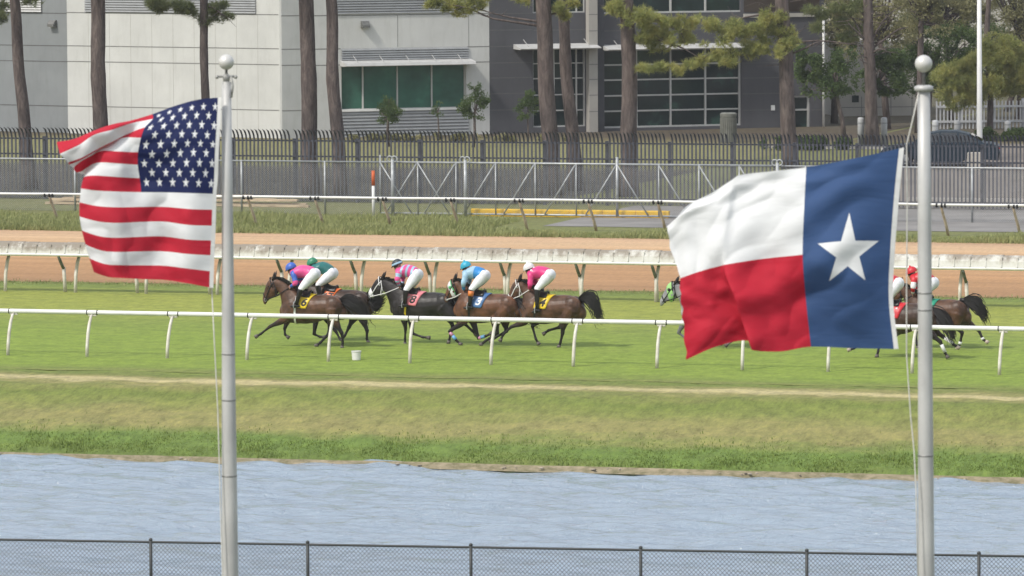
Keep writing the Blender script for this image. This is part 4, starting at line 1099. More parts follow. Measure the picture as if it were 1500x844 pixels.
leaf_g = leafm('broad_leaves', [(0.3, (0.05, 0.08, 0.03, 1)), (0.5, (0.095, 0.145, 0.05, 1)), (0.7, (0.18, 0.23, 0.08, 1))])
leaf_o = leafm('olive_leaves', [(0.3, (0.17, 0.18, 0.09, 1)), (0.5, (0.32, 0.31, 0.16, 1)), (0.7, (0.50, 0.45, 0.27, 1))])
def tuft(v, f, c, L, k, w, up=0.4):
    ax = Vector((random.gauss(0, 1), random.gauss(0, 1), random.gauss(up, 0.6))).normalized()
    for _ in range(k):
        d = (ax + Vector((random.gauss(0, .6), random.gauss(0, .6), random.gauss(0, .6)))).normalized()
        s_ = d.cross(Vector((random.random(), random.random(), random.random()))).normalized()*w
        e = c + d*L*random.uniform(0.7, 1.2); b = len(v)
        v += [c - s_, c + s_, e]; f.append((b, b+1, b+2))
def leafcard(v, f, c, s_):
    a = Vector((random.gauss(0, 1), random.gauss(0, 1), random.gauss(0, 0.7))).normalized(); b_ = a.cross(Vector((random.random(), random.random(), random.random()))).normalized()
    b = len(v); v += [c - a*s_, c + b_*s_*0.5, c + a*s_, c - b_*s_*0.5]; f.append((b, b+1, b+2, b+3))
def clumps(kind, cl, name, mat, parent, dens=1.0, ls=1.0):
    lsc = 1/ls
    v, f = [], []
    for (c, rx, rz) in cl:
        n_ = int(dens * (rx*rx*rz)**0.5 * (620 if kind == 'pine' else 1900*lsc)) + 4
        for _ in range(n_):
            while True:
                q = Vector((random.uniform(-1, 1), random.uniform(-1, 1), random.uniform(-1, 1)))
                if q.length < 1: break
            q = q * (0.55 + 0.45*random.random())
            p = c + Vector((q.x*rx, q.y*rx, q.z*rz))
            g = noise.noise(p*1.7)
            if g < (-0.10 if kind == 'pine' else -0.05): continue
            if kind == 'pine': tuft(v, f, p, 0.22, 10, 0.010)
            else: leafcard(v, f, p, random.uniform(0.05, 0.10)*ls)
    mb = MB(); mb.add(v, f); return mb.build(name, mat, parent, recalc=False)
def trunk_pts(pts):
    return [Vector(p) for p in pts]
def pine(top, bot, d, w, label, boughs=(), crown=True, mat=needle, extra=(), group='pine trees along the security fence', seed=0, hcrown=(8.6, 15.5), bare=0):
    """boughs: list of (px, py, r_m, rz_m, dd) clumps visible in the picture"""
    random.seed(100+seed)
    b = P(bot[0], bot[1], 0.0) if d is None else D(bot[0], bot[1], d)
    dd = b.y; b = Vector((b.x, b.y, 0)); t_ = D(top[0], top[1], dd); s = dd/F_PX
    r = root('pine_tree', b, label, 'tree', group)
    ax = (t_-b); ax /= ax.z
    r0_, r1_ = w[1]*s/2, w[0]*s/2; zt = t_.z
    H = hcrown[1]
    pts, rad = [], []
    for i, z in enumerate(np.linspace(0, H, 26)):
        wv = Vector((noise.noise(Vector((seed, z*0.35, 0)))*0.12, noise.noise(Vector((seed+9, z*0.35, 0)))*0.12, 0)) * min(1, z/2)
        pts.append(b + ax*z + wv); 
        k = z/zt; rr = r0_ + (r1_-r0_)*min(k, 1.0)
        if z > zt: rr = r1_*(1-(z-zt)/(H-zt)*0.85)
        rad.append(max(0.03, rr * (1 + 0.10*noise.noise(Vector((seed, z*1.3, 5)))) * (1.25 if z < 0.1 else 1.08 if z < 0.8 else 1)))
    MB().tube(pts, rad, 14).build('trunk', bark_m, r, smooth=True)
    br = MB(); cl = []
    def on_trunk(z): 
        i = min(24, max(0, int(z/H*25))); q = (z/H*25)-i; return pts[i].lerp(pts[i+1], q)
    def limb(z0, end, r0):
        a = on_trunk(z0); mid = a.lerp(end, 0.5) + Vector((random.gauss(0, .1), random.gauss(0, .1), random.uniform(-0.15, 0.25)))
        q = [a, a.lerp(mid, 0.55), mid, mid.lerp(end, 0.5) + Vector((0, 0, random.uniform(-0.05, 0.1))), end]
        br.tube(q, [r0, r0*0.8, r0*0.6, r0*0.4, r0*0.15], 6); return q
    for (px, py, rx, rz, off) in boughs:
        c = D(px, py, dd+off); cl.append((c, rx, rz))
    for (px, py, zo, off) in extra:      # branch ends, springing from trunk height py offset
        e = D(px, py, dd+off); q = limb(max(1.0, e.z+zo), e, 0.055)
        for k in range(5):
            a = q[2].lerp(q[4], random.random()); br.tube([a, a + Vector((random.gauss(0, .4), random.gauss(0, .4), random.gauss(0, .25)))], [0.016, 0.004], 4)
    if crown:
        nb = 16
        for k in range(nb):
            z = random.uniform(*hcrown); th = random.uniform(0, 6.28); L = (1.0 + 2.0*random.random())*(1.15-(z-hcrown[0])/(hcrown[1]-hcrown[0])*0.8)
            e = on_trunk(z) + Vector((math.cos(th)*L, math.sin(th)*L, random.uniform(-0.1, 0.7)))
            q = limb(z, e, 0.06)
            cl.append((e, 0.62, 0.38)); cl.append((q[3], 0.5, 0.32))
        cl.append((on_trunk(H), 0.7, 0.6))
    for k in range(bare):
        z = random.uniform(3.5, 7.5); th = random.uniform(0, 6.28); L = random.uniform(0.5, 1.4)
        e = on_trunk(z) + Vector((math.cos(th)*L, math.sin(th)*L, random.uniform(-0.1, 0.5))); q = limb(z, e, 0.025)
        for j in range(3):
            a = q[2].lerp(q[4], random.random()); br.tube([a, a + Vector((random.gauss(0, .25), random.gauss(0, .25), random.gauss(0.05, .2)))], [0.008, 0.003], 4)
    if br.v: br.build('branch', bark_m, r, smooth=True)
    if cl: clumps('pine', cl, 'crown', mat, r)
    return r
random.seed(11)
def bl(pts, r, rz, off=0): return [(x + random.uniform(-3, 3), y + random.uniform(-3, 3), r*1.3, rz*1.45, off + random.uniform(-0.5, 0.5)) for x, y in pts]
pine((20, 0), (45, 278), None, (15, 20), 'leaning pine trunk farthest left, in front of the grey end wall', bl([(3, 10), (0, 26), (45, 3), (52, 8)], 0.28, 0.2), mat=needle_d, seed=1)
pine((142, 0), (150, 283), None, (21, 23), 'thick straight pine trunk behind the tip of the striped flag', seed=2)
pine((297, 0), (305, 276), None, (12, 13), 'slim pine with low green boughs above the striped flag', bl([(222, 3), (240, 8), (258, 5), (275, 12), (288, 20), (300, 30), (310, 12), (322, 22), (333, 28), (232, 12), (280, 4), (265, 14), (325, 6)], 0.30, 0.18), mat=needle_d, extra=[(225, 8, 0.4, 0.5), (335, 28, 0.5, -0.3)], seed=3)
pine((449, 0), (456, 286), None, (22, 25), 'thick pine trunk, left one of the close pair before the cream corner', seed=4)
pine((484, 0), (498, 287), None, (17, 21), 'reddish pine trunk, right one of the close pair before the cream corner', seed=5)
rb = [(640, 3), (655, 8), (670, 10), (685, 16), (670, 18), (700, 8), (632, 10), (660, -3), (690, 2), (705, 0)]
pine((796, 0), (808, 286), None, (23, 26), 'thick pine trunk in front of the narrow window of the charcoal wall', bl([(775, 3), (820, 8), (838, 5), (760, -3), (826, 22), (818, 14)], 0.22, 0.16) + bl(rb, 0.26, 0.17), mat=needle, extra=[(650, 4, -0.9, 0.2), (690, 10, -0.6, -0.2), (830, 10, -0.4, 0)], seed=6)
pine((824, 10), (844, 280), None, (16, 21), 'slimmer leaning pine trunk just left of the beige pier', mat=needle_d, seed=7)
pine((920, 10), (922, 288), None, (21, 26), 'thick pine trunk with yellow green boughs before the wide window',
     bl([(900, 10), (915, 22), (930, 14), (945, 24), (960, 28), (975, 36), (990, 30), (920, 34), (905, 20), (948, 40), (965, 48), (980, 56), (1000, 44), (1012, 36), (955, 62), (962, 70), (985, 66), (940, 54), (1005, 58)], 0.34, 0.20, -0.6)
     + bl([(940, 98), (952, 104), (965, 100), (980, 98), (995, 104), (1008, 96), (1020, 92), (1034, 84)], 0.26, 0.13, -0.8), extra=[(1000, 50, 0.6, -0.6), (1030, 88, 0.9, -0.8), (895, 14, 0.3, -0.6)], seed=8)
pine((1146, 0), (1158, 247), None, (20, 24), 'pine with long level boughs reaching left, base beside the blue flag',
     bl([(1020, 30), (1036, 40), (1050, 30), (1064, 44), (1078, 34), (1092, 46), (1106, 38), (1120, 50), (1040, 60), (1056, 68), (1070, 60), (1085, 72), (1100, 62), (1114, 70), (1128, 62), (1050, 82), (1066, 88), (1135, 40), (1142, 24), (1128, 20), (1100, 78), (1150, 45), (1160, 60), (1075, 50), (1120, 30), (1138, 78), (1146, 66)], 0.36, 0.22, -0.5),
     extra=[(1040, 60, 0.8, -0.5), (1060, 36, 0.5, -0.4), (1210, 60, -0.6, 0), (1260, 66, 0.1, 0.2)], seed=9, bare=10)
pine((1272, 30), (1279, 216), None, (15, 20), 'grey pine with forked thin bare limbs above the parking lot',
     bl([(1190, 15), (1205, 25), (1225, 10), (1245, 18), (1235, 36), (1200, 40), (1260, 8), (1215, 50), (1240, 52), (1255, 36)], 0.42, 0.22, 0), mat=needle_d,
     extra=[(1225, 0, -2.2, 0), (1320, 10, -1.6, 0.3), (1240, 30, -1.0, -0.3), (1300, 70, -0.3, -0.5), (1330, 40, -1.0, 0.4), (1290, 100, -0.5, -.3)], seed=10, bare=30, hcrown=(8.2, 13))
pine((1448, 60), (1450, 205), None, (9, 9), 'pine with a low yellow green crown at the right edge',
     bl([(1380, 112), (1392, 106), (1404, 116), (1398, 128), (1412, 134), (1424, 124), (1436, 134), (1420, 146), (1408, 104), (1426, 108), (1440, 112), (1452, 122), (1464, 130), (1478, 120), (1490, 130), (1476, 106), (1460, 96), (1444, 88), (1430, 92), (1450, 76), (1466, 80), (1484, 92), (1496, 104), (1500, 120), (1390, 140), (1400, 148), (1510, 90), (1490, 76), (1455, 66), (1475, 66)], 0.62, 0.36, -1.0),
     extra=[(1390, 118, 0.2, -1), (1490, 110, 0.1, -1)], seed=11, mat=needle, hcrown=(8.0, 11))
def small_tree(base_px, d, clp, label, mat, h_w=0.06, group='young trees beside the building', stems=1, dens=1.0, name='young_tree', card=None):
    b = D(base_px[0], base_px[1], d); b = Vector((b.x, b.y, 0)); r = root(name, b, label, 'tree', group)
    cl = [(D(x, y, d+random.uniform(-0.4, 0.4)*rr), rr*(1.25 if name == 'young_tree' else 1), rr*0.8) for x, y, rr in clp]
    cen = sum((c[0] for c in cl), Vector())/len(cl)
    br = MB()
    for s_ in range(stems):
        o = Vector((0.25*(s_-(stems-1)/2), 0, 0)); lo = min(c[0].z for c in cl)
        q = b + o; mid = Vector(((q.x*0.6+cen.x*0.4), (q.y+cen.y)/2, max(0.5, lo)))
        br.tube([q, q.lerp(mid, 0.5)+Vector((random.gauss(0, .04), 0, 0)), mid, cen], [h_w*1.2, h_w, h_w*0.85, h_w*0.4], 8)
        for c in cl: br.tube([mid.lerp(cen, random.random()*0.6), mid.lerp(c[0], 0.6), c[0]], [h_w*0.45, h_w*0.3, h_w*0.12], 5)
    br.build('trunk', bark_m, r, smooth=True)
    clumps('leaf', cl, 'crown', mat, r, dens*(0.95 if name == 'young_tree' else 1), 0.6 if name == 'young_tree' else 0.85)
    return r
small_tree((569, 190), 248, [(567, 158, .45), (558, 165, .4), (577, 163, .42), (570, 146, .32), (560, 176, .3), (575, 174, .3)], 'young bushy tree in front of the green windows, left one', leaf_g)
small_tree((641, 190), 249, [(641, 158, .25), (646, 166, .28), (636, 164, .22), (645, 150, .18)], 'thin sparse sapling in front of the green windows', leaf_g, 0.035, dens=0.5)
small_tree((693, 190), 247, [(692, 150, .5), (702, 158, .42), (681, 158, .4), (704, 138, .38), (696, 126, .34), (690, 166, .42), (706, 170, .3), (712, 148, .3)], 'young tree with rounded crown by the cream pier', leaf_g)
small_tree((773, 190), 249, [(773, 150, .4), (765, 160, .38), (780, 162, .36), (774, 138, .3), (768, 172, .32), (780, 148, .32)], 'young loose tree before the charcoal wall', leaf_g, 0.04, dens=0.8)
random.seed(5)
cl = [(random.uniform(1178, 1318), random.uniform(72, 132), random.uniform(.5, .85)) for _ in range(30)] + [(1180, 118, .5), (1195, 128, .5), (1240, 136, .45), (1312, 130, .45), (1295, 134, .4)]
small_tree((1238, 193), 243, [c for c in cl if c[0] < 1250], 'dark broadleaf tree with pale trunk left of the grey pine', leaf_g, 0.10, 'broadleaf trees by the low building', dens=0.8, name='broadleaf_tree')
small_tree((1268, 192), 246, [c for c in cl if c[0] >= 1250], 'dark broadleaf tree with pale trunk behind the grey pine', leaf_g, 0.10, 'broadleaf trees by the low building', dens=0.8, name='broadleaf_tree')
# taller trees closing the view at the upper right
labs = ['olive tree behind the grey pine, tall and thin leaved', 'dark green tree behind the right flagpole top', 'brownish tree between lamp post and right flagpole', 'olive tree at the upper right corner', 'tall loose tree behind the lamp post', 'dark tree behind the yellow green pine at the right edge', 'olive tree beside the white downpipe of the charcoal wall', 'olive tree directly above the ball of the right flagpole']
spec = [((1300, 185), 262, (1225, 1335, -40, 70), leaf_o, 34), ((1356, 185), 266, (1325, 1420, 30, 130), leaf_g, 34), ((1392, 190), 270, (1330, 1430, -60, 50), leaf_o, 40),
        ((1492, 190), 272, (1450, 1560, -60, 70), leaf_o, 44), ((1438, 188), 284, (1395, 1480, -80, 60), leaf_o, 28), ((1475, 192), 280, (1440, 1570, 50, 130), leaf_g, 34), ((1222, 190), 268, (1206, 1262, -60, 60), leaf_o, 30), ((1345, 190), 258, (1326, 1378, -70, 40), leaf_o, 26)]
for (bp_, d, (xa, xb, ya, yb), mt, k), lab in zip(spec, labs):
    small_tree(bp_, d, [(random.uniform(xa, xb), random.uniform(ya, yb), random.uniform(.6, 1.05)) for _ in range(k)], lab, mt, 0.15, 'tall trees at the upper right', dens=0.62, name='broadleaf_tree')
# low hedge clumps
for (px0, px1, py, d, lab) in ((1115, 1235, 197, 243, 'low dark hedge along the kerb left of the car'), (1395, 1560, 196, 250, 'low dark hedge between car and white fence')):
    cl = [(D(random.uniform(px0, px1), py, d+random.uniform(-.3, .3)), 0.42, 0.34) for _ in range(26)]
    cl = [(Vector((c.x, c.y, 0.32)), a, b) for c, a, b in cl]
    r = root('hedge', Vector((cl[0][0].x, cl[0][0].y, 0)), lab, 'hedge'); clumps('leaf', cl, 'foliage', leaf_g, r, 1.3)
# shrubs at the building's foot
cl = [(D(random.uniform(505, 850), 192, 252), 0.3, 0.22) for _ in range(40)]; cl = [(Vector((c.x, c.y + (c.x)*0.36*0, 0.2)), a, b) for c, a, b in cl]
r = root('flower_bed', Vector((cl[0][0].x, cl[0][0].y, 0)), 'low planting strip at the foot of the green windows', 'plants'); clumps('leaf', cl, 'foliage', leaf_o, r, 0.8)

# ------------------------------------------------------------------ small things behind the fence
# litter bin
bin_m = pm('bin_paint', (0.17, 0.175, 0.155), 0.15, 4, 0.7)
c = Vector(D(1067, 196, 250)); c.z = 0
zb = D(1067, 165, 250).z
tb = root('litter_bin', c, 'round ribbed grey litter bin before the right end of the wide window', 'litter bin')
lathe(MB(), c, [(0.32, 0), (0.34, 0.05), (0.34, zb-0.2), (0.36, zb-0.18), (0.37, zb-0.05), (0.30, zb), (0.16, zb), (0.14, zb-0.1), (0, zb-0.1)], 24).build('bin_body', bin_m, tb, smooth=False)
mb = MB()
for k in range(24):
    th = 2*math.pi*k/24; e = Vector((math.cos(th), math.sin(th), 0)); s_ = Vector((-e.y, e.x, 0))
    mb.box(c + e*0.355 + Vector((0, 0, (zb-0.2)/2)), e*0.015, s_*0.022, Vector((0, 0, (zb-0.26)/2)))
mb.build('slat', bin_m, tb)
# bollards
m_wf = pm('grey_white_bars', (0.42, 0.43, 0.44), 0.1, 3, 0.6)
for i, (px, py, d, lab) in enumerate([(1261, 172, 246, 'white concrete bollard farthest left, between two pale tree trunks'), (1295, 172, 246, 'white concrete bollard right of the grey pine'),
        (1370, 174, 243, 'white round topped bollard showing just above the dark car roof'), (1402, 176, 250, 'white concrete bollard right of the flagpole, behind the car bonnet'), (1476, 177, 250, 'white concrete bollard farthest right, by the hedge')]):
    c = D(px, 190, d); c.z = 0; h = D(px, py, d).z
    if px == 1370: h = D(px, 176, d).z
    r = root('bollard', c, lab, 'bollard', 'white bollards along the car park')
    lathe(MB(), c, [(0.14, 0), (0.14, h-0.08), (0.12, h-0.02), (0.06, h), (0, h)], 16).build('shaft', m_wf, r, smooth=True)
    MB().tube([c+Vector((0, 0, h*0.78)), c+Vector((0, 0, h*0.78+0.06))], 0.145, 16).build('band', m_louv, r)
# white picket fence
m_wf = pm('grey_white_bars', (0.42, 0.43, 0.44), 0.1, 3, 0.6)
wf = Wall(D(1440, 190, 262), 0.1)
r = root('white_fence', wf.F(1, 0, 0), 'tall white bar fence behind the hedge and car', 'fence')
x0, x1 = wf.x(1372), wf.x(1540); zt_ = wf.z(1440, 148); mb = MB(); x = x0
while x < x1: mb.abox(x-0.03, x+0.03, -0.03, 0.03, 0, zt_, wf.F); x += 0.17
mb.build('bars', m_wf, r)
MB().abox(x0, x1, 0.032, 0.08, zt_-0.3, zt_-0.2, wf.F).abox(x0, x1, 0.032, 0.08, 0.3, 0.4, wf.F).build('horizontal_rail', m_wf, r)
for px in (1408, 1456, 1500): x = wf.x(px); MB().abox(x-0.09, x+0.09, -0.15, -0.032, 0, zt_+0.1, wf.F).build('post', m_wf, r)
# lamp post
b = P(1435, 236, 0); lp = root('lamp_post', b, 'tall white lamp post rising out of frame at the right', 'lamp post')
MB().tube([b, b+Vector((0, 0, 0.5)), b+Vector((-0.03, 0, 9.5))], [0.13, 0.12, 0.075], 12).build('pole', M['white_paint'], lp, smooth=True)
MB().tube([b, b+Vector((0, 0, 0.04))], 0.2, 12).build('base_plate', M['white_paint'], lp)
MB().tube([b+Vector((-0.03, 0, 9.4)), b+Vector((-0.5, -0.2, 9.7)), b+Vector((-1.2, -0.4, 9.75))], 0.04, 8).build('arm', M['white_paint'], lp, smooth=True)
MB().box(b+Vector((-1.5, -0.5, 9.75)), Vector((0.35, 0.1, 0)), Vector((-0.04, 0.14, 0)), Vector((0, 0, 0.06))).build('lamp_head', M['dark_metal'], lp)
# tan block in front of the car
c = P(1429, 250, 0); o = MB().box(c + Vector((0, 0, 0.36)), Vector((0.30, -0.05, 0)), Vector((0.05, 0.3, 0)), Vector((0, 0, 0.36))).build('stone_pedestal', m_beige); tag(o, 'tan square stone pedestal between the parked car and the fence', 'pedestal')

# ------------------------------------------------------------------ parked car
cc = P(1378, 243, 0); sc_c = 1.0
car = root('parked_car', cc, 'dark navy saloon car parked behind the iron fence, partly behind the flagpole', 'car', rotz=0.0)
cang = -0.12; cdx = Vector((math.cos(cang), math.sin(cang), 0)); cdy = Vector((-cdx.y, cdx.x, 0))
def FC(x, y, z): return cc + cdx*x + cdy*y + Vector((0, 0, z))
pnt = NT('car_paint').out((0.010, 0.022, 0.036, 1), 0.40, 0.0, 0.25)
cgl = NT('car_glass').out((0.015, 0.02, 0.025, 1), 0.03, 0, 0.8)
# side profile (x, z, half width), nose left
lower = [(-2.38, 0.35), (-2.42, 0.55), (-2.32, 0.72), (-1.9, 0.84), (-1.25, 0.93), (-1.15, 0.95), (1.6, 0.98), (2.1, 0.95), (2.36, 0.85), (2.42, 0.6), (2.36, 0.32)]
def arch(cx, r=0.36, n=8): return [(cx + r*math.cos(a), 0.30 + r*math.sin(a)*1.0) for a in np.linspace(0, math.pi, n)]
bot = [(2.36, 0.24)] + [(x, z) for x, z in arch(1.42)] + [(0.9, 0.2), (-0.9, 0.2)] + [(x, z) for x, z in arch(-1.45)] + [(-2.3, 0.24)]
mb = MB()
prof_ = lower + bot
def carloft(mb, prof, ys):
    n = len(prof); vs = []
    for y, ins in ys:
        for x, z in prof: vs.append(FC(x*(1-ins*0.02), y, 0.6 + (z-0.6)*(1-ins*0.10)))
    fs = []
    for j in range(len(ys)-1):
        for i in range(n): fs.append((j*n+i, j*n+(i+1) % n, (j+1)*n+(i+1) % n, (j+1)*n+i))
    fs += [tuple(range(n))[::-1], tuple((len(ys)-1)*n + i for i in range(n))]
    mb.add(vs, fs)
carloft(mb, prof_, [(-0.90, 1), (-0.86, 0.3), (-0.7, 0), (0.7, 0), (0.86, 0.3), (0.90, 1)]); mb.build('body', pnt, car)
mb = MB(); roof = [(-1.15, 0.95), (-0.45, 1.36), (0.0, 1.45), (0.7, 1.44), (1.15, 1.33), (1.75, 0.99)]
def roofF(x, y, z): return FC(x, y*(0.80 - (z-0.95)*0.38), z)
vs = []
for y in (-1, -0.8, 0.8, 1):
    for x, z in roof: vs.append(roofF(x, y, z - (0.02 if abs(y) == 1 else 0)))
n_ = len(roof); fs = [(j*n_+i, j*n_+i+1, (j+1)*n_+i+1, (j+1)*n_+i) for j in range(3) for i in range(n_-1)] + [tuple(range(n_))[::-1], tuple(3*n_+i for i in range(n_))]
mb.add(vs, fs); mb.build('cabin', pnt, car)
for sy in (-1, 1):
    mb = MB()
    for sp in ([(-0.98, 0.99), (-0.45, 1.29), (-0.02, 1.38), (-0.02, 0.99)], [(0.05, 0.99), (0.05, 1.38), (0.68, 1.37), (0.68, 0.99)], [(0.76, 0.99), (0.76, 1.36), (1.06, 1.28), (1.50, 0.99)]):
        mb.add([roofF(x, sy*1.012, z) for x, z in sp], [(0, 1, 2, 3)])
    mb.build('side_window', cgl, car, recalc=False)
mb = MB(); mb.add([roofF(-1.10, y, 0.99) + Vector((0, 0, 0.012)) for y in (-0.9, 0.9)] + [roofF(-0.49, y, 1.35) + Vector((0, 0, 0.012)) for y in (0.9, -0.9)], [(0, 1, 2, 3)]); mb.build('windscreen', cgl, car, recalc=False)
mb = MB(); mb.add([roofF(1.70, y, 1.03) + Vector((0, 0, 0.012)) for y in (-0.9, 0.9)] + [roofF(1.2, y, 1.32) + Vector((0, 0, 0.012)) for y in (0.9, -0.9)], [(0, 1, 2, 3)]); mb.build('rear_window', cgl, car, recalc=False)
for x in (-1.45, 1.42):
    for sy in (-1, 1):
        w_ = MB().tube([FC(x, sy*0.70, 0.31), FC(x, sy*0.71, 0.31), FC(x, sy*0.90, 0.31), FC(x, sy*0.91, 0.31)], [0.27, 0.32, 0.32, 0.28], 24).build('wheel', M['black_rubber'], car)
        rm = MB().tube([FC(x, sy*0.905, 0.31), FC(x, sy*0.92, 0.31)], [0.21, 0.19], 20)
        for k in range(5):
            a = 2*math.pi*k/5; rm.tube([FC(x, sy*0.925, 0.31), FC(x+0.19*math.cos(a), sy*0.925, 0.31+0.19*math.sin(a))], 0.022, 5)
        rm.build('rim', M['galv'], w_)
for sy in (-1, 1):
    MB().box(FC(-2.30, sy*0.62, 0.68), cdx*0.06, cdy*0.18, Vector((0, 0, 0.06))).build('headlight', M['ballmat'], car)
    MB().box(FC(2.36, sy*0.66, 0.78), cdx*0.05, cdy*0.16, Vector((0, 0, 0.06))).build('tail_light', pm('red_lens', (0.4, 0.02, 0.02), 0.1, 5, 0.2), car)
    MB().box(FC(-0.85, sy*1.0, 1.02), cdx*0.09, cdy*0.09, Vector((0, 0, 0.06))).build('wing_mirror', pnt, car)
# ------------------------------------------------------------------ racehorses and jockeys
def coatmat(name, body, points, zlo=0.50, zhi=0.74, belly=None):
    t = NT(name); tc = t.n('ShaderNodeTexCoord'); sep = t.n('ShaderNodeSeparateXYZ'); t.l(tc.outputs['Object'], sep.inputs[0])
    nz = t.noise(t.coord((3, 3, 3)), 1.0, 4, 0.6); nf = t.noise(t.coord((26, 40, 40)), 1.0, 3, 0.6)
    base = t.ramp(nz, [(0.33, c3(body, 0.50)), (0.67, c3(body, 1.65))])
    base = t.mix(1.0, base, t.ramp(nf, [(0.3, (0.85, 0.85, 0.85)), (0.7, (1.12, 1.1, 1.08))]), 'MULTIPLY')
    z = t.math('ADD', sep.outputs['Z'], t.math('MULTIPLY', t.math('SUBTRACT', nz, 0.5), 0.35))
    k = t.ramp(t.math('DIVIDE', t.math('SUBTRACT', z, zlo), zhi - zlo), [(0, (1, 1, 1)), (1, (0, 0, 0))])
    base = t.mix(k, base, c3(points))
    t.bump(t.noise(t.coord((3.5, 3.5, 3.0)), 1.0, 1, 0.4), 0.6, 0.06)
    t.out(base, 0.42, 0, 0.30); t.b.inputs['Sheen Weight'].default_value = 0.04; t.b.inputs['Sheen Roughness'].default_value = 0.4
    return t.m
BLK = (0.016, 0.013, 0.013)
C_BAY = (0.088, 0.044, 0.026); C_DBAY = (0.052, 0.030, 0.021); C_BLACK = (0.024, 0.021, 0.020); C_RBAY = (0.115, 0.052, 0.028); C_GREY = (0.26, 0.26, 0.27)
ear_m = pm('ear_hide', (0.035, 0.024, 0.020), 0.3, 20, 0.6)
hair_m = pm('horse_hair', (0.016, 0.014, 0.014), 0.3, 20, 0.45)
hoof_m = pm('hoof_horn', (0.13, 0.11, 0.10), 0.3, 20, 0.5); hoof_l = pm('pale_hoof', (0.45, 0.38, 0.32), 0.2, 20, 0.6)
leather = pm('black_leather', (0.018, 0.016, 0.016), 0.2, 20, 0.35); white_tack = pm('white_tack', (0.74, 0.73, 0.72), 0.06, 20, 0.5)
eye_m = NT('eye_mat').out((0.01, 0.008, 0.006, 1), 0.05, 0, 0.8)
skin_m = pm('skin', (0.36, 0.20, 0.14), 0.12, 10, 0.5)
breech_m = pm('white_breeches', (0.78, 0.78, 0.82), 0.10, 6, 0.6, bump=0.9, bscale=9)
def cloth_m(name, c): return pm(name, c, 0.14, 5, 0.42, bump=0.6, bscale=9, spec=0.5)
SILK = {'pink': cloth_m('pink_silk', (0.78, 0.085, 0.30)), 'blue': cloth_m('royal_silk', (0.05, 0.13, 0.52)), 'teal': cloth_m('teal_silk', (0.02, 0.16, 0.155)),
        'hot': cloth_m('hot_pink_silk', (0.75, 0.04, 0.22)), 'sky': cloth_m('sky_silk', (0.36, 0.56, 0.74)), 'mid': cloth_m('azure_silk', (0.03, 0.25, 0.62)), 'green': cloth_m('green_silk', (0.03, 0.22, 0.12)),
        'red': cloth_m('red_silk', (0.60, 0.02, 0.03)), 'white': cloth_m('white_silk', (0.78, 0.78, 0.79)), 'cyan': cloth_m('cyan_silk', (0.03, 0.38, 0.56)), 'black': cloth_m('black_silk', (0.03, 0.04, 0.045)),
        'lime': cloth_m('lime_net', (0.32, 0.60, 0.20)), 'grn': cloth_m('green_net', (0.10, 0.42, 0.16)), 'dgreen': cloth_m('dark_green_silk', (0.015, 0.10, 0.05)), 'lpink': cloth_m('light_pink_cloth', (0.80, 0.25, 0.28)),
        'yellow': cloth_m('yellow_cloth', (0.80, 0.56, 0.02)), 'orange': cloth_m('orange_cloth', (0.82, 0.16, 0.02)), 'navy': cloth_m('blue_cloth', (0.07, 0.17, 0.38)), 'gcloth': cloth_m('green_cloth', (0.02, 0.32, 0.20)), 'wrapb': cloth_m('blue_wrap', (0.16, 0.40, 0.70)), 'wrapp': cloth_m('pink_wrap', (0.62, 0.28, 0.45)), 'oran2': cloth_m('orange_patch', (0.75, 0.22, 0.05))}
W1, R1_, P1, M1 = np.array([440, 428.5]), np.array([499, 446.0]), np.array([401, 408.0]), np.array([386.0, 441])
TR = [((412.5, 447), (415.5, 464), .09), ((417, 438), (416, 469.5), .17), ((427, 431.5), (425, 473), .22), ((440, 428.5), (436, 474), .25), ((452, 430.5), (449, 474.5), .285), ((464, 431.8), (462, 473), .295), ((476, 431.5), (474, 469), .275),
      ((486, 432.3), (484, 467.5), .275), ((494, 436.3), (492, 471), .265), ((499.2, 443), (498, 469), .20)]
HD = [((401.5, 407.6), (408.5, 426), .075), ((396.0, 408.0), (405.5, 431.5), .095), ((391.6, 413), (402.0, 435.5), .092), ((389.2, 419), (398.8, 436.8), .078), ((387.3, 426), (395.0, 437.6), .062), ((385.6, 433), (392.4, 440.5), .056), ((384.6, 438.5), (390.6, 444.2), .055), ((385.6, 442.2), (389.6, 445.4), .04)]
NK = [((402.5, 407.8), (408.5, 427), .078, 1.0), ((411, 410.8), (411, 433), .085, .8), ((420, 416.2), (412.5, 442), .105, .5), ((430, 422.8), (412.5, 453), .14, .2), ((439, 428.2), (414, 463), .19, 0.0)]
def simil(a0, b0, a1, b1):
    z0 = complex(*(b0-a0)); z1 = complex(*(b1-a1)); k = z1/z0
    return lambda p: (lambda w: np.array([a1[0]+w.real, a1[1]+w.imag]))(complex(p[0]-a0[0], p[1]-a0[1])*k)
def glyph(text, size):
    cu = bpy.data.curves.new('numeral', 'FONT'); cu.body = text; cu.size = size; cu.offset = size*0.025
    o = bpy.data.objects.new('numtmp', cu); COL.objects.link(o); dg = bpy.context.evaluated_depsgraph_get(); dg.update()
    me = bpy.data.meshes.new_from_object(o.evaluated_get(dg)); vs = [v.co.copy() for v in me.vertices]; fs = [tuple(p.vertices) for p in me.polygons]
    bpy.data.objects.remove(o); bpy.data.curves.remove(cu); bpy.data.meshes.remove(me)
    xs = [v.x for v in vs]; ys = [v.y for v in vs]; cx, cy = (min(xs)+max(xs))/2, (min(ys)+max(ys))/2
    return [(v.x-cx, v.y-cy) for v in vs], fs
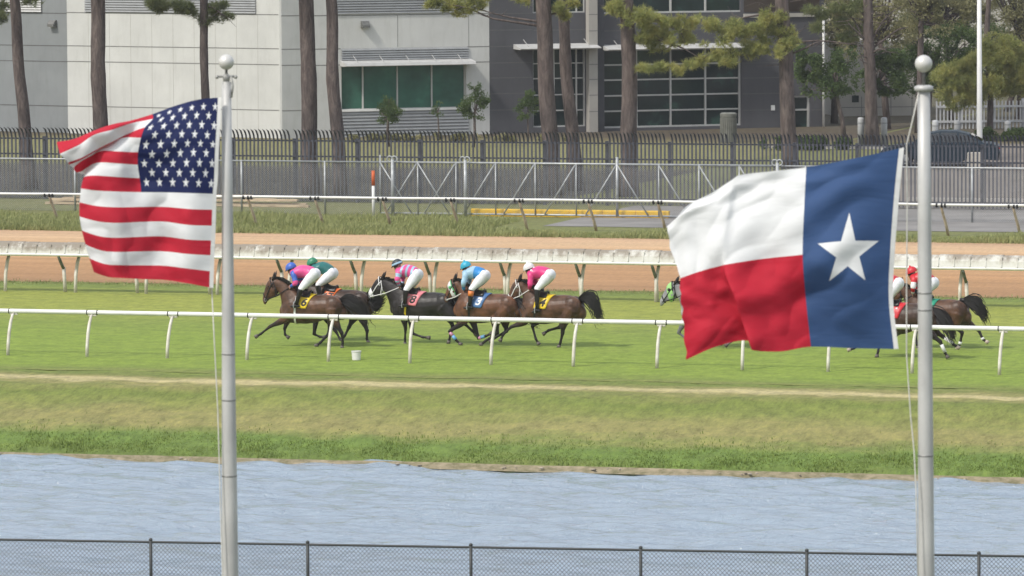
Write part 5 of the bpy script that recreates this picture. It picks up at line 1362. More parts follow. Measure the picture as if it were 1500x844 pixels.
def local_ribbon(mb, pts, w, side=Vector((0, 1, 0)), mi=0):
    pts = [Vector(p) for p in pts]; vs = []; n = len(pts)
    for i, p in enumerate(pts):
        t_ = (pts[min(i+1, n-1)]-pts[max(i-1, 0)]).normalized(); s_ = t_.cross(side); s_ = s_.normalized() if s_.length > 1e-4 else Vector((0, 0, 1))
        ww = w*(1-(i/(n-1))**2*0.85); vs += [p-s_*ww, p+s_*ww]
    mb.add(vs, [(2*i, 2*i+1, 2*i+3, 2*i+2) for i in range(n-1)], mi)

def make_horse(gx, gy, W, R, PO, MZ, legs, tail, coat, label, cloth, num, numcol, bridle, hood=None, girth=None, hooves=None, wraps=(), pale=(), nose=None, mane=True, seed=0, ct=(3.05, 4.75)):
    random.seed(500+seed)
    G = P(gx, gy, 0.0); nG = G.dot(NV)
    f = -UV; l = -NV; Mx = Matrix(((f.x, l.x, 0, G.x), (f.y, l.y, 0, G.y), (0, 0, 1, 0), (0, 0, 0, 1)))
    def h(p):
        w = z_at(p[0], p[1], nG); return Vector(((w-G).dot(f), 0, w.z))
    mt = simil(W1, R1_, np.array(W, float), np.array(R, float)); mh = simil(P1, M1, np.array(PO, float), np.array(MZ, float))
    S = []
    for a, b, w in TR:
        a, b = h(mt(a)), h(mt(b)); S.append(((a+b)/2, (a-b)/2, Vector((0, w, 0))))
    H = []
    for a, b, w in HD:
        a, b = h(mh(a)), h(mh(b)); H.append(((a+b)/2, (a-b)/2, Vector((0, w, 0))))
    Nk = []
    for a, b, w, k in NK:
        pa = mh(a)*k + mt(a)*(1-k); pb = mh(b)*k + mt(b)*(1-k)
        if 0 < k < 1:   # keep the crest arched
            pa = pa + np.array([0, -1.2*math.sin(k*math.pi)])
        a, b = h(pa), h(pb); Nk.append(((a+b)/2, (a-b)/2, Vector((0, w, 0))))
    mb = MB()
    mb.loft(S, 20); mb.loft(H, 16); mb.loft(Nk, 16, round_ends=False)
    # cheek, eye ridge, haunch and shoulder masses
    jc = (H[1][0]*0.5+H[2][0]*0.5) - (H[2][1])*0.25
    for sy in (-1, 1):
        mb.ball(jc + Vector((0, sy*0.055, 0)), 0.085, 10, 8, sc=(1.1, .6, 1.1))
        q = S[8][0]*0.55 + S[7][0]*0.45 + S[7][1]*0.15; mb.ball(q + Vector((0, sy*0.13, 0)), 0.27, 14, 10, sc=(1.0, .62, 1.0))
        q = S[2][0]*0.6+S[3][0]*0.4; mb.ball(q + Vector((0, sy*0.12, 0.0)), 0.25, 14, 10, sc=(.72, .50, 1.05))
    hoofs = []; legpaths = []
    for li, (kind, side, pts) in enumerate(legs):
        q = [h(p) for p in pts]
        yt, yb = (0.135, 0.085) if kind == 'f' else (0.15, 0.10)
        n = len(q)
        for i in range(n): q[i].y = side*(yt + (yb-yt)*min(1, i/2))
        # q: top, knee/hock, fetlock, hoof
        top, kn, fe, ho = q[0], q[1], q[2], q[3]
        if kind == 'f':
            root_p = S[2][0]*0.7 + S[3][0]*0.3; root_p = Vector((root_p.x, side*0.12, root_p.z))
            ch = [(root_p, .15), (top, .105), (top.lerp(kn, .3), .082), (top.lerp(kn, .7), .055), (kn.lerp(top, .08), .050), (kn, .050), (kn.lerp(fe, .15), .040), (kn.lerp(fe, .55), .031), (kn.lerp(fe, .85), .034), (fe, .041), (fe.lerp(ho, .5), .032), (ho, .040)]
        else:
            root_p = S[8][0]*0.6 + S[7][0]*0.4; root_p = Vector((root_p.x, side*0.13, root_p.z))
            back = (kn-top).cross(Vector((0, 1, 0))).normalized()*0.02
            ch = [(root_p, .235), (top, .155), (top.lerp(kn, .35), .105), (top.lerp(kn, .72), .060), (kn.lerp(top, .1), .054), (kn, .058), (kn.lerp(fe, .15), .045), (kn.lerp(fe, .5), .036), (kn.lerp(fe, .85), .037), (fe, .044), (fe.lerp(ho, .5), .034), (ho, .042)]
        secs = []
        for i, (c, r_) in enumerate(ch):
            t_ = (ch[min(i+1, len(ch)-1)][0]-ch[max(i-1, 0)][0]); t_.y = 0; t_.normalize(); a = Vector((t_.z, 0, -t_.x))
            secs.append((c, a*r_, Vector((0, r_*(0.8 if r_ > .06 else 0.88), 0))))
        mb.loft(secs, 12)
        d = (ho-fe).normalized(); hoofs.append((ho, d)); legpaths.append((kn, fe))
    me = remeshed(mb, 'horse', 0.018, 3, 0.5); me.materials.append(coat)
    o = bpy.data.objects.new('horse', me); COL.objects.link(o); o.matrix_world = Mx; MW[o.name] = Mx
    tag(o, label, 'horse', 'racehorses galloping to the left along the turf')
    def part(mbx, name, mats, smooth=True, rc=True):
        mev = mbx.mesh(name, None, rc)
        for m_ in (mats if isinstance(mats, (list, tuple)) else [mats]): mev.materials.append(m_)
        if smooth: mev.polygons.foreach_set('use_smooth', [True]*len(mev.polygons))
        p_ = bpy.data.objects.new(name, mev); COL.objects.link(p_); p_.parent = o; return p_
    for i, (p_, d) in enumerate(hoofs):
        part(MB().tube([p_ - d*0.01, p_ + d*0.03, p_ + d*0.075], [0.041, 0.048, 0.055], 12), 'hoof', hoof_l if i in pale else hoof_m)
    for (i, a, b, mm) in wraps:
        kn, fe = legpaths[i]; part(MB().tube([kn.lerp(fe, a), kn.lerp(fe, (a+b)/2), kn.lerp(fe, b)], [0.047, 0.043, 0.049], 12), 'leg_bandage', mm)
    fw = (H[1][1]).normalized(); axh = (H[0][0]-H[6][0]).normalized()
    for sy in (-1, 1):
        b = H[0][0] + H[0][1]*0.78 + Vector((0.02, sy*0.05, 0)); e = b + axh*0.135 + fw*(0.085 if sy > 0 else 0.10) + Vector((0, sy*0.035, 0.02))
        part(MB().tube([b - axh*0.03, b.lerp(e, .3), b.lerp(e, .65), e], [0.026, 0.034, 0.026, 0.006], 8), 'ear', ear_m)
    # tail: strands along a path
    tp = [h(p) for p in tail]; tb = MB()
    for k in range(150):
        off = Vector((random.gauss(0, 1), random.gauss(0, 1), random.gauss(0, 1))); L = random.uniform(0.65, 1.0) if k > 40 else 1.0
        pts = []
        for i in range(11):
            s_ = i/10*L*(len(tp)-1); j = min(len(tp)-2, int(s_)); q = tp[j].lerp(tp[j+1], s_-j)
            sp = 0.02 + 0.085*math.sin(min(1, i/10*1.25)*math.pi*0.62)
            pts.append(q + Vector((off.x*sp*0.5, off.y*sp*0.9, off.z*sp)) + Vector((noise.noise(Vector((i*0.5, k, 0))), 0, noise.noise(Vector((i*0.5, k, 5)))))*0.07*(i/10))
        local_ribbon(tb, pts, 0.013)
    tb.tube([tp[0] + Vector((0.10, 0, 0.01)), tp[0], tp[0].lerp(tp[1], .5), tp[1]], [0.05, 0.055, 0.045, 0.02], 8)
    part(tb, 'tail', hair_m, rc=False)
    # mane
    if mane:
        cr_ = [c+a for c, a, b in Nk]; mbm = MB()
        for k in range(130):
            s_ = random.random()*(len(cr_)-1.15); j = int(s_); q = cr_[j].lerp(cr_[j+1], s_-j); y = random.gauss(0, .02)
            dn = Vector((-0.10-random.random()*0.07, random.choice((0.5, 1, 1, -0.7))*(0.04+random.random()*0.04), random.uniform(-0.03, 0.05)))
            local_ribbon(mbm, [q + Vector((0.01, y*0.5, -0.015)), q + Vector((-0.01, y, 0.022)), q + dn*0.5 + Vector((0, y, 0.026)), q + dn + Vector((0, y, -0.01))], 0.012)
        f0_ = H[0][0]+H[0][1]
        for k in range(14): local_ribbon(mbm, [f0_, f0_ + fw*0.03 + Vector((0.03, random.gauss(0, .02), 0)), H[1][0]+H[1][1]*1.08 + Vector((random.uniform(-.02, .04), random.gauss(0, .03), 0))], 0.010)
        part(mbm, 'mane', hair_m, rc=False)
    # eyes and nostrils
    e_ = MB()
    for sy in (-1, 1): e_.ball(H[2][0] + H[2][1]*0.42 + Vector((0, sy*0.078, 0)), 0.021, 8, 6)
    part(e_, 'eyes', eye_m)
    def sec(SS, t_):
        j = int(max(0, min(len(SS)-2, math.floor(t_)))); q = t_-j
        return tuple(SS[j][i].lerp(SS[j+1][i], q) for i in range(3))
    def surf(SS, t_, th, s_=1.0):
        c, a, b = sec(SS, t_); return c + (a*math.cos(th) + b*math.sin(th))*s_
    def band(mbx, SS, t0, t1, s_, th0=-math.pi, th1=math.pi, k=24, mi=0, t0b=None, t1b=None, steps=1, thick=0.0):
        vs = []
        for j in range(steps+1):
            for i in range(k+1):
                th = th0+(th1-th0)*i/k; q = abs(th)/math.pi
                a0 = t0 + ((t0b if t0b is not None else t0)-t0)*q*2; a1 = t1 + ((t1b if t1b is not None else t1)-t1)*q*2
                vs.append(surf(SS, a0+(a1-a0)*j/steps, th, s_))
        mbx.add(vs, [(j*(k+1)+i, j*(k+1)+i+1, (j+1)*(k+1)+i+1, (j+1)*(k+1)+i) for j in range(steps) for i in range(k)], mi)
    # saddle cloth, numeral, saddle, girth
    t0, t1 = ct
    cb = MB(); band(cb, S, t0+0.05, t1+0.15, 1.05, -1.50, 1.50, 30, 0, t0-0.30, t1-0.75, 6); 
    cl_o = part(cb, 'saddle_cloth', cloth, rc=False)
    sm = cl_o.modifiers.new('thickness', 'SOLIDIFY'); sm.thickness = 0.012
    if num:
        gv, gf = glyph(num, 0.29)
        for sgn in (1,):
            nb = MB(); vs = []
            for (x, y) in gv:
                th = 1.08 - y/0.40; tt = (t0+t1)/2 - 0.14 + (x + y*0.30)/0.215
                vs.append(surf(S, tt, th, 1.075))
            nb.add(vs, gf); part(nb, 'numeral', numcol, False, False)
    sd = MB(); sv = []
    ks = 9
    for i in range(ks):
        q = i/(ks-1); tt = t0-0.15 + q*1.25; rise = 0.035 + 0.05*(2*q-1)**2
        for j in range(9):
            th = -0.75 + 1.5*j/8; c, a, b = sec(S, tt); sv.append(c + (a*math.cos(th)+b*math.sin(th))*1.06 + Vector((0, 0, rise*(math.cos(th*1.8)))))
    sd.add(sv, [(i*9+j, i*9+j+1, (i+1)*9+j+1, (i+1)*9+j) for i in range(ks-1) for j in range(8)])
    so_ = part(sd, 'saddle', leather, rc=False); sm = so_.modifiers.new('thickness', 'SOLIDIFY'); sm.thickness = 0.03
    gb = MB(); band(gb, S, 2.75, 3.0, 1.035, -math.pi, math.pi, 32); part(gb, 'girth', girth or leather, rc=False)
    # bridle
    bm_ = MB()
    band(bm_, H, 4.55, 4.85, 1.13); band(bm_, H, 0.25, 0.5, 1.10)
    for sy in (-1, 1):
        for (ta, tha, tb_, thb) in ((0.4, 1.2, 5.0, 1.9), (1.0, 0.1, 1.0, 1.6), (0.4, 1.9, 1.6, 3.0)):
            n_ = 8; pts = [surf(H, ta+(tb_-ta)*i/n_, sy*(tha+(thb-tha)*i/n_), 1.10) for i in range(n_+1)]
            bm_.tube(pts, 0.013, 6)
    bit = surf(H, 5.4, 1.9, 1.08)
    br_o = part(bm_, 'bridle', bridle, rc=False)
    rg = MB()
    for sy in (-1, 1):
        c = surf(H, 5.3, sy*1.9, 1.10); rg.tube([c + Vector((0.034*math.cos(a), 0, 0.034*math.sin(a))) for a in np.linspace(0, 6.283, 11)], 0.007, 5, cap=False)
    part(rg, 'bit_ring', M['galv'])
    if nose is not None:
        nb = MB(); nb.loft([(c, a*1.16, b*1.22) for c, a, b in (sec(H, 4.3), sec(H, 4.6), sec(H, 4.95))], 14); part(nb, 'noseband', nose)
    if hood:
        hb = MB(); hh = [sec(H, tt) for tt in np.linspace(1.0, 2.7, 9)]
        hh = [(c, a*1.10, b*1.13) for c, a, b in hh]
        hb.loft(hh, 18, 0, [hood[1][min(len(hood[1])-1, int(i/9*len(hood[1])))] for i in range(9)], round_ends=False)
        # open underside at the throat keeps the head's own line
        ho_ = part(hb, 'blinker_hood', hood[0], rc=False)
        cup = MB()
        for sy in (-1, 1):
            c = H[2][0] + H[2][1]*0.42 + Vector((-0.01, sy*0.10, 0)); cup.ball(c, 0.042, 10, 8, sc=(1, .55, 1))
        part(cup, 'blinker_cup', hood[2])
    return dict(o=o, h=h, S=S, H=H, G=G, Mx=Mx, surf=surf, bit=bit, W=h(W), sec=sec)

def make_jockey(hd, helmet, shoulder, elbow, hand, hip, knee, ankle, toe, mats, label, hooves=None, peakless=False, seed=0):
    """points are pixels; mats: torso list, sleeve list, cap, band"""
    random.seed(900+seed); h = hd['h']; Mx = hd['Mx']
    HE, SH, EL, HA, HI, KN, AN, TO = [h(p) for p in (helmet, shoulder, elbow, hand, hip, knee, ankle, toe)]
    Y = Vector((0, 1, 0))
    def side(p, y): return Vector((p.x, y, p.z))
    face_c = HE + Vector((-0.01, 0, -0.055)); 
    look = Vector((0.93, 0, -0.37)).normalized() 
    mb = MB()
    # head
    up = Vector((0.30, 0, 0.95)).normalized(); 
    def hp(fwd, upv, y=0): return HE + look*fwd + up*upv + Y*y
    secs = [(hp(0.035, -0.165), look*0.035, Y*0.032), (hp(0.03, -0.14), look*0.055, Y*0.048), (hp(0.012, -0.09), look*0.083, Y*0.066), (hp(0.0, -0.03), look*0.092, Y*0.072), (hp(-0.005, 0.03), look*0.095, Y*0.075), (hp(-0.005, 0.08), look*0.075, Y*0.06)]
    mb.loft(secs, 14)
    mb.tube([hp(0.085, -0.045), hp(0.108, -0.078), hp(0.09, -0.09)], [0.010, 0.017, 0.010], 6)       # nose
    mb.ball(hp(0.086, -0.115), 0.018, 8, 6, sc=(1, 1.5, .6)); mb.ball(hp(0.08, -0.15), 0.024, 8, 6)      # lips, chin
    for sy in (-1, 1): mb.ball(hp(-0.012, -0.06, sy*0.074), 0.026, 8, 6, sc=(1, .45, 1.3))             # ears
    neckb = SH + Vector((-0.03, 0, 0.02))
    mb.tube([hp(-0.03, -0.08), (hp(-0.03, -0.10)+neckb)/2, neckb], [0.055, 0.052, 0.065], 10)
    # torso
    tdir = (HI-SH); tl = tdir.length; tdir.normalize(); nrm = Vector((-tdir.z, 0, tdir.x)); nrm = nrm if nrm.z > 0 else -nrm
    prof_t = [(-0.10, .085, .13), (0.0, .115, .19), (0.25, .125, .185), (0.5, .115, .155), (0.75, .12, .15), (1.0, .135, .175)]
    arch_ = lambda q: nrm*0.035*math.sin(max(0, q)*math.pi)
    mb.loft([(SH + tdir*tl*q + arch_(q), nrm*a, Y*b) for q, a, b in prof_t], 18)
    hips = HI
    for sy in (-1, 1):
        mb.ball(hips + Y*sy*0.085 + Vector((0, 0, -0.0)), 0.135, 12, 10)
        k_ = side(KN, sy*0.30) + Vector((0.07 if sy < 0 else 0, 0, 0)); a_ = side(AN, sy*0.305); to = side(TO, sy*0.32); hp_ = hips + Y*sy*0.10 + Vector((0, 0, -0.02))
        mb.tube([hp_, hp_.lerp(k_, .35), hp_.lerp(k_, .7), k_, k_.lerp(a_, .3), k_.lerp(a_, .75), a_], [.125, .112, .085, .062, .058, .042, .036], 12)
        mb.loft([(a_ + Vector((-0.05, 0, -0.04)), Vector((0, 0, .03)), Y*.03), (a_ + Vector((0, 0, -0.035)), Vector((0, 0, .04)), Y*.036), (a_.lerp(to, .6) + Vector((0, 0, -0.03)), Vector((0, 0, .03)), Y*.04), (to + Vector((0, 0, -0.02)), Vector((0, 0, .02)), Y*.034)], 10)
        s_ = side(SH, sy*0.185) + Vector((0, 0, -0.01)); e_ = side(EL, sy*0.245); w_ = side(HA, sy*0.10) + (side(EL, sy*.245)-side(HA, sy*.1)).normalized()*0.07
        mb.tube([SH + Y*sy*0.10, s_, s_.lerp(e_, .5), e_, e_.lerp(w_, .4), w_], [.07, .066, .052, .042, .038, .027], 10)
    me = remeshed(mb, 'person', 0.013, 3, 0.5)
    # hands: palm, four unequal curled fingers and a thumb, added to the same mesh
    hb = MB()
    for sy in (-1, 1):
        e_ = side(EL, sy*0.245); w_ = side(HA, sy*0.10) + (e_-side(HA, sy*.1)).normalized()*0.07; dr_ = (side(HA, sy*.10)-w_).normalized(); dn = Vector((0, 0, -1)); dn = (dn - dr_*dn.dot(dr_)).normalized()
        hb.loft([(w_-dr_*0.01, dn*0.024, Y*0.020), (w_+dr_*0.03, dn*0.038, Y*0.019), (w_+dr_*0.075, dn*0.042, Y*0.018)], 10)
        for i, L in enumerate((0.062, 0.070, 0.066, 0.052)):
            b = w_ + dr_*0.072 + dn*(-0.032 + 0.021*i); inn = Y*(-sy)
            hb.tube([b - dr_*0.02, b + dr_*L*0.42, b + dr_*L*0.50 + inn*L*0.42, b + dr_*L*0.12 + inn*L*0.72], [0.0105, 0.010, 0.0092, 0.008], 7)
        b = w_ + dr_*0.02 - dn*0.034; hb.tube([b, b - dn*0.018 + dr_*0.022, b - dn*0.010 + dr_*0.055 - Y*sy*0.02], [0.013, 0.0115, 0.009], 7)
    import bmesh
    bm = bmesh.new(); bm.from_mesh(me); hm = hb.mesh('hands'); bm.from_mesh(hm); bm.to_mesh(me); bm.free(); bpy.data.meshes.remove(hm)
    me.materials.append(skin_m); me.polygons.foreach_set('use_smooth', [True]*len(me.polygons))
    o = bpy.data.objects.new('person', me); COL.objects.link(o); o.matrix_world = Mx; MW[o.name] = Mx
    tag(o, label, 'jockey', 'jockeys crouched on their galloping horses')
    def part(mbx, name, ms, smooth=True, rc=True):
        mev = mbx.mesh(name, None, rc)
        for m_ in (ms if isinstance(ms, (list, tuple)) else [ms]): mev.materials.append(m_)
        if smooth: mev.polygons.foreach_set('use_smooth', [True]*len(mev.polygons))
        p_ = bpy.data.objects.new(name, mev); COL.objects.link(p_); p_.parent = o; return p_
    # jersey
    tm, smt = mats['torso'], mats['sleeve']; allm = []
    for x in tm + smt: 
        if x not in allm: allm.append(x)
    jm = [SILK[x] for x in allm]
    jb = MB(); n_ = 16
    def rad(q):
        for (a, x, y), (b, x2, y2) in zip(prof_t, prof_t[1:]):
            if a <= q <= b: k = (q-a)/(b-a); return x+(x2-x)*k, y+(y2-y)*k
        return prof_t[-1][1:]
    secs = []; mi = []
    for i in range(n_+1):
        q = -0.10 + 1.0*i/n_; a, b = rad(q); puff = 1.27 + 0.12*math.sin(max(0, q)*math.pi) + 0.03*noise.noise(Vector((q*6, seed, 0)))
        secs.append((SH + tdir*tl*q + arch_(q)*1.4, nrm*a*puff, Y*b*puff)); mi.append(allm.index(tm[min(len(tm)-1, int(i/(n_+1)*len(tm)))]))
    jb.loft(secs, 20, 0, mi)
    for sy in (-1, 1):
        s_ = side(SH, sy*0.185) + Vector((0, 0, -0.01)); e_ = side(EL, sy*0.245); w_ = side(HA, sy*0.10) + (e_-side(HA, sy*.1)).normalized()*0.07
        P_ = [(SH + Y*sy*0.09, .090), (s_, .088)] + [(s_.lerp(e_, k), .080-.012*k + .006*math.sin(k*9)) for k in (.2, .4, .6, .8)] + [(e_, .060)] + [(e_.lerp(w_, k), .060-.022*k + .004*math.sin(k*9+1)) for k in (.2, .4, .6, .8, .95)]
        secs = []; mi = []
        for i, (c, r_) in enumerate(P_):
            t_ = (P_[min(i+1, len(P_)-1)][0]-P_[max(0, i-1)][0]).normalized(); a = t_.cross(Y).normalized(); b = t_.cross(a)
            secs.append((c, a*r_, b*r_)); mi.append(allm.index(smt[min(len(smt)-1, int(i/len(P_)*len(smt)))]))
        jb.loft(secs, 12, 0, mi)
    jo = part(jb, 'jersey', jm)
    if mats.get('spots'):
        sb = MB()
        for (q, th, r_) in mats['spots']:
            a, b = rad(q); c = SH + tdir*tl*q + arch_(q)*1.4 + nrm*a*1.22*math.cos(th) + Y*b*1.22*math.sin(th); sb.ball(c, r_, 8, 6, sc=(1, .5, 1))
        part(sb, 'jersey_spots', SILK['white'])
    # breeches
    bb = MB()
    bb.loft([(SH + tdir*tl*q + arch_(q), nrm*a*1.13, Y*b*1.12) for q, a, b in ((0.80, .122, .155), (0.9, .130, .168), (1.0, .136, .178), (1.10, .10, .14))], 18)
    for sy in (-1, 1):
        k_ = side(KN, sy*0.30) + Vector((0.07 if sy < 0 else 0, 0, 0)); a_ = side(AN, sy*0.305); hp_ = hips + Y*sy*0.10 + Vector((0, 0, -0.02)); end = k_.lerp(a_, .12)
        bb.ball(hips + Y*sy*0.085, 0.152, 14, 10)
        P_ = [(hp_, .138), (hp_.lerp(k_, .25), .130), (hp_.lerp(k_, .5), .114), (hp_.lerp(k_, .75), .094), (k_, .076), (end, .068)]
        bb.tube([p for p, r_ in P_], [r_ + 0.004*math.sin(i*2.3+seed) for i, (p, r_) in enumerate(P_)], 14)
    bme = remeshed(bb, 'breeches', 0.016, 3, 0.5); bme.materials.append(breech_m); bo = bpy.data.objects.new('breeches', bme); COL.objects.link(bo); bo.parent = o
    for sy in (-1, 1):
        k_ = side(KN, sy*0.30) + Vector((0.07 if sy < 0 else 0, 0, 0)); a_ = side(AN, sy*0.305); to = side(TO, sy*0.32)
        b_ = MB(); b_.tube([k_.lerp(a_, .02), k_.lerp(a_, .06), k_.lerp(a_, .3), k_.lerp(a_, .7), a_ + Vector((-0.005, 0, -.01))], [.072, .074, .070, .053, .050], 12)
        b_.loft([(a_ + Vector((-0.065, 0, -0.045)), Vector((0, 0, .034)), Y*.036), (a_ + Vector((0, 0, -0.035)), Vector((0.01, 0, .055)), Y*.044), (a_.lerp(to, .6) + Vector((0, 0, -0.03)), Vector((0, 0, .040)), Y*.047), (to + Vector((0.01, 0, -0.02)), Vector((0, 0, .026)), Y*.040)], 12)
        if mats.get('cuff'): b_.tube([k_.lerp(a_, .10), k_.lerp(a_, .42)], [.079, .072], 12, mi=1)
        part(b_, 'boot', [leather, SILK[mats['cuff']]] if mats.get('cuff') else leather)
        st = MB(); ft = a_.lerp(to, .5) + Vector((0, 0, -0.075))
        st.tube([ft + Vector((0, -0.055, 0.10)), ft + Vector((0, -0.05, 0)), ft + Vector((0, 0.05, 0)), ft + Vector((0, 0.055, 0.10)), ft + Vector((0, 0, 0.16)), ft + Vector((0, -0.055, 0.10))], 0.009, 6)
    # helmet with silk cover, peak and goggles
    hm_ = MB(); rr = 0.138
    vs = []; seg, rings = 18, 7
    side2 = Y
    for i in range(rings+1):
        ph = (math.pi*0.56)*i/rings
        for k in range(seg):
            th = 2*math.pi*k/seg
            vs.append(HE + up*(0.012) + up*rr*0.98*math.cos(ph) + (look*math.cos(th)*1.08 + side2*math.sin(th)*0.88)*rr*math.sin(ph))
    fs = [(i*seg+k, i*seg+(k+1) % seg, (i+1)*seg+(k+1) % seg, (i+1)*seg+k) for i in range(rings) for k in range(seg)]
    hm_.add(vs, fs)
    if mats.get('band'):
        v2 = []
        for ph in (math.pi*0.40, math.pi*0.50):
            for k in range(seg):
                th = 2*math.pi*k/seg; v2.append(HE + up*0.012 + up*rr*1.0*math.cos(ph) + (look*math.cos(th)*1.08 + side2*math.sin(th)*0.88)*rr*1.02*math.sin(ph))
        hm_.add(v2, [(k, (k+1) % seg, seg+(k+1) % seg, seg+k) for k in range(seg)], 1)
    if mats.get('pompom', True): hm_.ball(HE + up*0.155, 0.028, 8, 6)
    hm_.loft([(HE + look*0.12 + up*0.0, look*0.02, Y*0.085), (HE + look*0.165 - up*0.022, look*0.010, Y*0.06)], 10)
    part(hm_, 'helmet', [SILK[mats['cap']], SILK[mats.get('band') or mats['cap']]])
    gg = MB(); v2 = []
    for uu_ in (-0.012, -0.052):
        for k in range(13):
            th = -1.9 + 3.8*k/12; v2.append(HE + look*(0.112*math.cos(th)) + Y*0.086*math.sin(th) + up*uu_)
    gg.add(v2, [(k, k+1, 13+k+1, 13+k) for k in range(12)]); part(gg, 'goggles', leather, rc=False)
    # reins belong to the bridle of the horse
    rb_ = MB()
    for sy in (-1, 1):
        b = hd['bit'].copy(); b.y = abs(b.y)*sy; e = side(HA, sy*0.10)
        rb_.tube([b, b.lerp(e, .5) + Vector((0, sy*0.05, -0.035)), e], 0.011, 6)
    e1, e2 = side(HA, 0.10), side(HA, -0.10); rb_.tube([e1, (e1+e2)/2 + Vector((-0.06, 0, -0.10)), e2], 0.012, 6)
    m_ = rb_.mesh('reins'); m_.materials.append(mats.get('rein') or leather); ro = bpy.data.objects.new('reins', m_); COL.objects.link(ro); ro.parent = hd['o']
    # stirrup leathers, also on the horse
    sb = MB()
    for sy in (-1, 1):
        a_ = side(AN, sy*0.305); to = side(TO, sy*0.32); ft = a_.lerp(to, .45) + Vector((0, 0, -0.075)); top = hd['surf'](hd['S'], 3.3, sy*0.9, 1.08)
        sb.tube([top, ft + Vector((0, 0, 0.15))], 0.012, 6)
        sb.tube([ft + Vector((0, -0.058, 0.10)), ft + Vector((0, -0.055, 0)), ft + Vector((0, 0.055, 0)), ft + Vector((0, 0.058, 0.10)), ft + Vector((0, 0, 0.15)), ft + Vector((0, -0.058, 0.10))], 0.011, 6)
    m_ = sb.mesh('stirrups'); m_.materials.append(M['galv']); ro = bpy.data.objects.new('stirrups', m_); COL.objects.link(ro); ro.parent = hd['o']
    return o

bay = coatmat('bay_coat', C_BAY, BLK); dbay = coatmat('dark_bay_coat', C_DBAY, BLK); blackc = coatmat('black_coat', C_BLACK, BLK); rbay = coatmat('red_bay_coat', C_RBAY, BLK); greyc = coatmat('grey_coat', C_GREY, (0.14, 0.14, 0.15))
WH = SILK['white']; numb = pm('numeral_black', (0.01, 0.01, 0.01), 0.1)
# 1 front bay, yellow cloth
h1 = make_horse(455, 508.5, (440, 428.5), (499, 446), (401, 408), (386, 441),
    [('f', 1, [(417, 469), (397.5, 478), (383.5, 489), (379, 491.5)]), ('f', -1, [(419, 469), (415, 482), (415.8, 490.5), (418.8, 493)]),
     ('h', 1, [(491, 467), (503, 487.5), (503.9, 502), (503.2, 506.5)]), ('h', -1, [(484, 467), (479.5, 489.5), (467.5, 502.5), (463.5, 505.5)])],
    [(498, 441), (508, 442), (518, 447), (528, 453), (535, 462), (539, 470)], bay, 'bay racehorse in front of the field, yellow saddle cloth with black 6',
    SILK['yellow'], '6', numb, leather, girth=white_tack, seed=1, ct=(3.3, 4.9))
make_jockey(h1, (426.4, 393), (433.5, 399.5), (437.5, 414), (426, 421), (460, 401.5), (446, 422), (439.5, 444.5), (433, 446.5),
    dict(torso=['pink'], sleeve=['blue', 'blue', 'pink', 'blue', 'blue'], cap='blue', pompom=False), 'jockey with pink body, blue sleeves and blue helmet on the front horse', seed=1)
# 2 dark bay behind
h2 = make_horse(495, 500.5, (480, 420.5), (538.5, 439.5), (440, 416), (421, 440),
    [('f', 1, [(466, 463), (462, 489), (470, 493), (475, 493.3)]), ('f', -1, [(472, 463), (490, 486), (497, 498), (499.5, 501)]),
     ('h', 1, [(532, 462), (540, 484), (539, 496), (540.5, 499)]), ('h', -1, [(517, 463), (509, 480), (503.5, 492), (500, 497)])],
    [(538, 434), (544, 440), (549, 446), (553, 444), (558, 440), (563, 437)], dbay, 'dark bay racehorse half hidden behind the leading bay, orange saddle cloth',
    SILK['orange'], '7', numb, leather, seed=2, ct=(3.1, 4.6))
make_jockey(h2, (457.6, 385.8), (464, 392), (447, 403), (432, 413), (486, 400.5), (471, 416.5), (474, 436), (467, 439),
    dict(torso=['teal'], sleeve=['teal', 'dgreen'], cap='green', pompom=False), 'jockey in teal silks and green helmet beyond the pink one', seed=2)
# 3 black
h3 = make_horse(610, 503.5, (602, 424.5), (661, 443), (560, 407.5), (539.5, 435),
    [('f', 1, [(594.5, 468), (596, 481), (594.8, 496.5), (594.8, 501.5)]), ('f', -1, [(600, 469), (602, 489), (618, 494.5), (624.5, 495)]),
     ('h', 1, [(666, 463), (683, 474), (693, 484), (697, 488)]), ('h', -1, [(655, 464), (661, 478), (658, 492), (656, 500)])],
    [(660, 438), (668, 440), (676, 446), (682, 454), (686, 462)], blackc, 'black racehorse with white noseband and pink saddle cloth, third in line',
    SILK['lpink'], '8', numb, white_tack, nose=WH, girth=SILK['yellow'], seed=3, ct=(2.9, 4.8))
make_jockey(h3, (582, 387.8), (587.5, 397.5), (586, 410), (587.5, 420.5), (610.5, 402.5), (600, 423.5), (598, 443.5), (591, 446),
    dict(torso=['pink', 'sky', 'pink', 'sky', 'pink', 'sky', 'pink'], sleeve=['pink', 'sky', 'pink', 'sky', 'pink', 'sky', 'pink'], cap='black', band='sky', pompom=False, rein=white_tack), 'jockey in pink and light blue hooped silks with black helmet', seed=3)
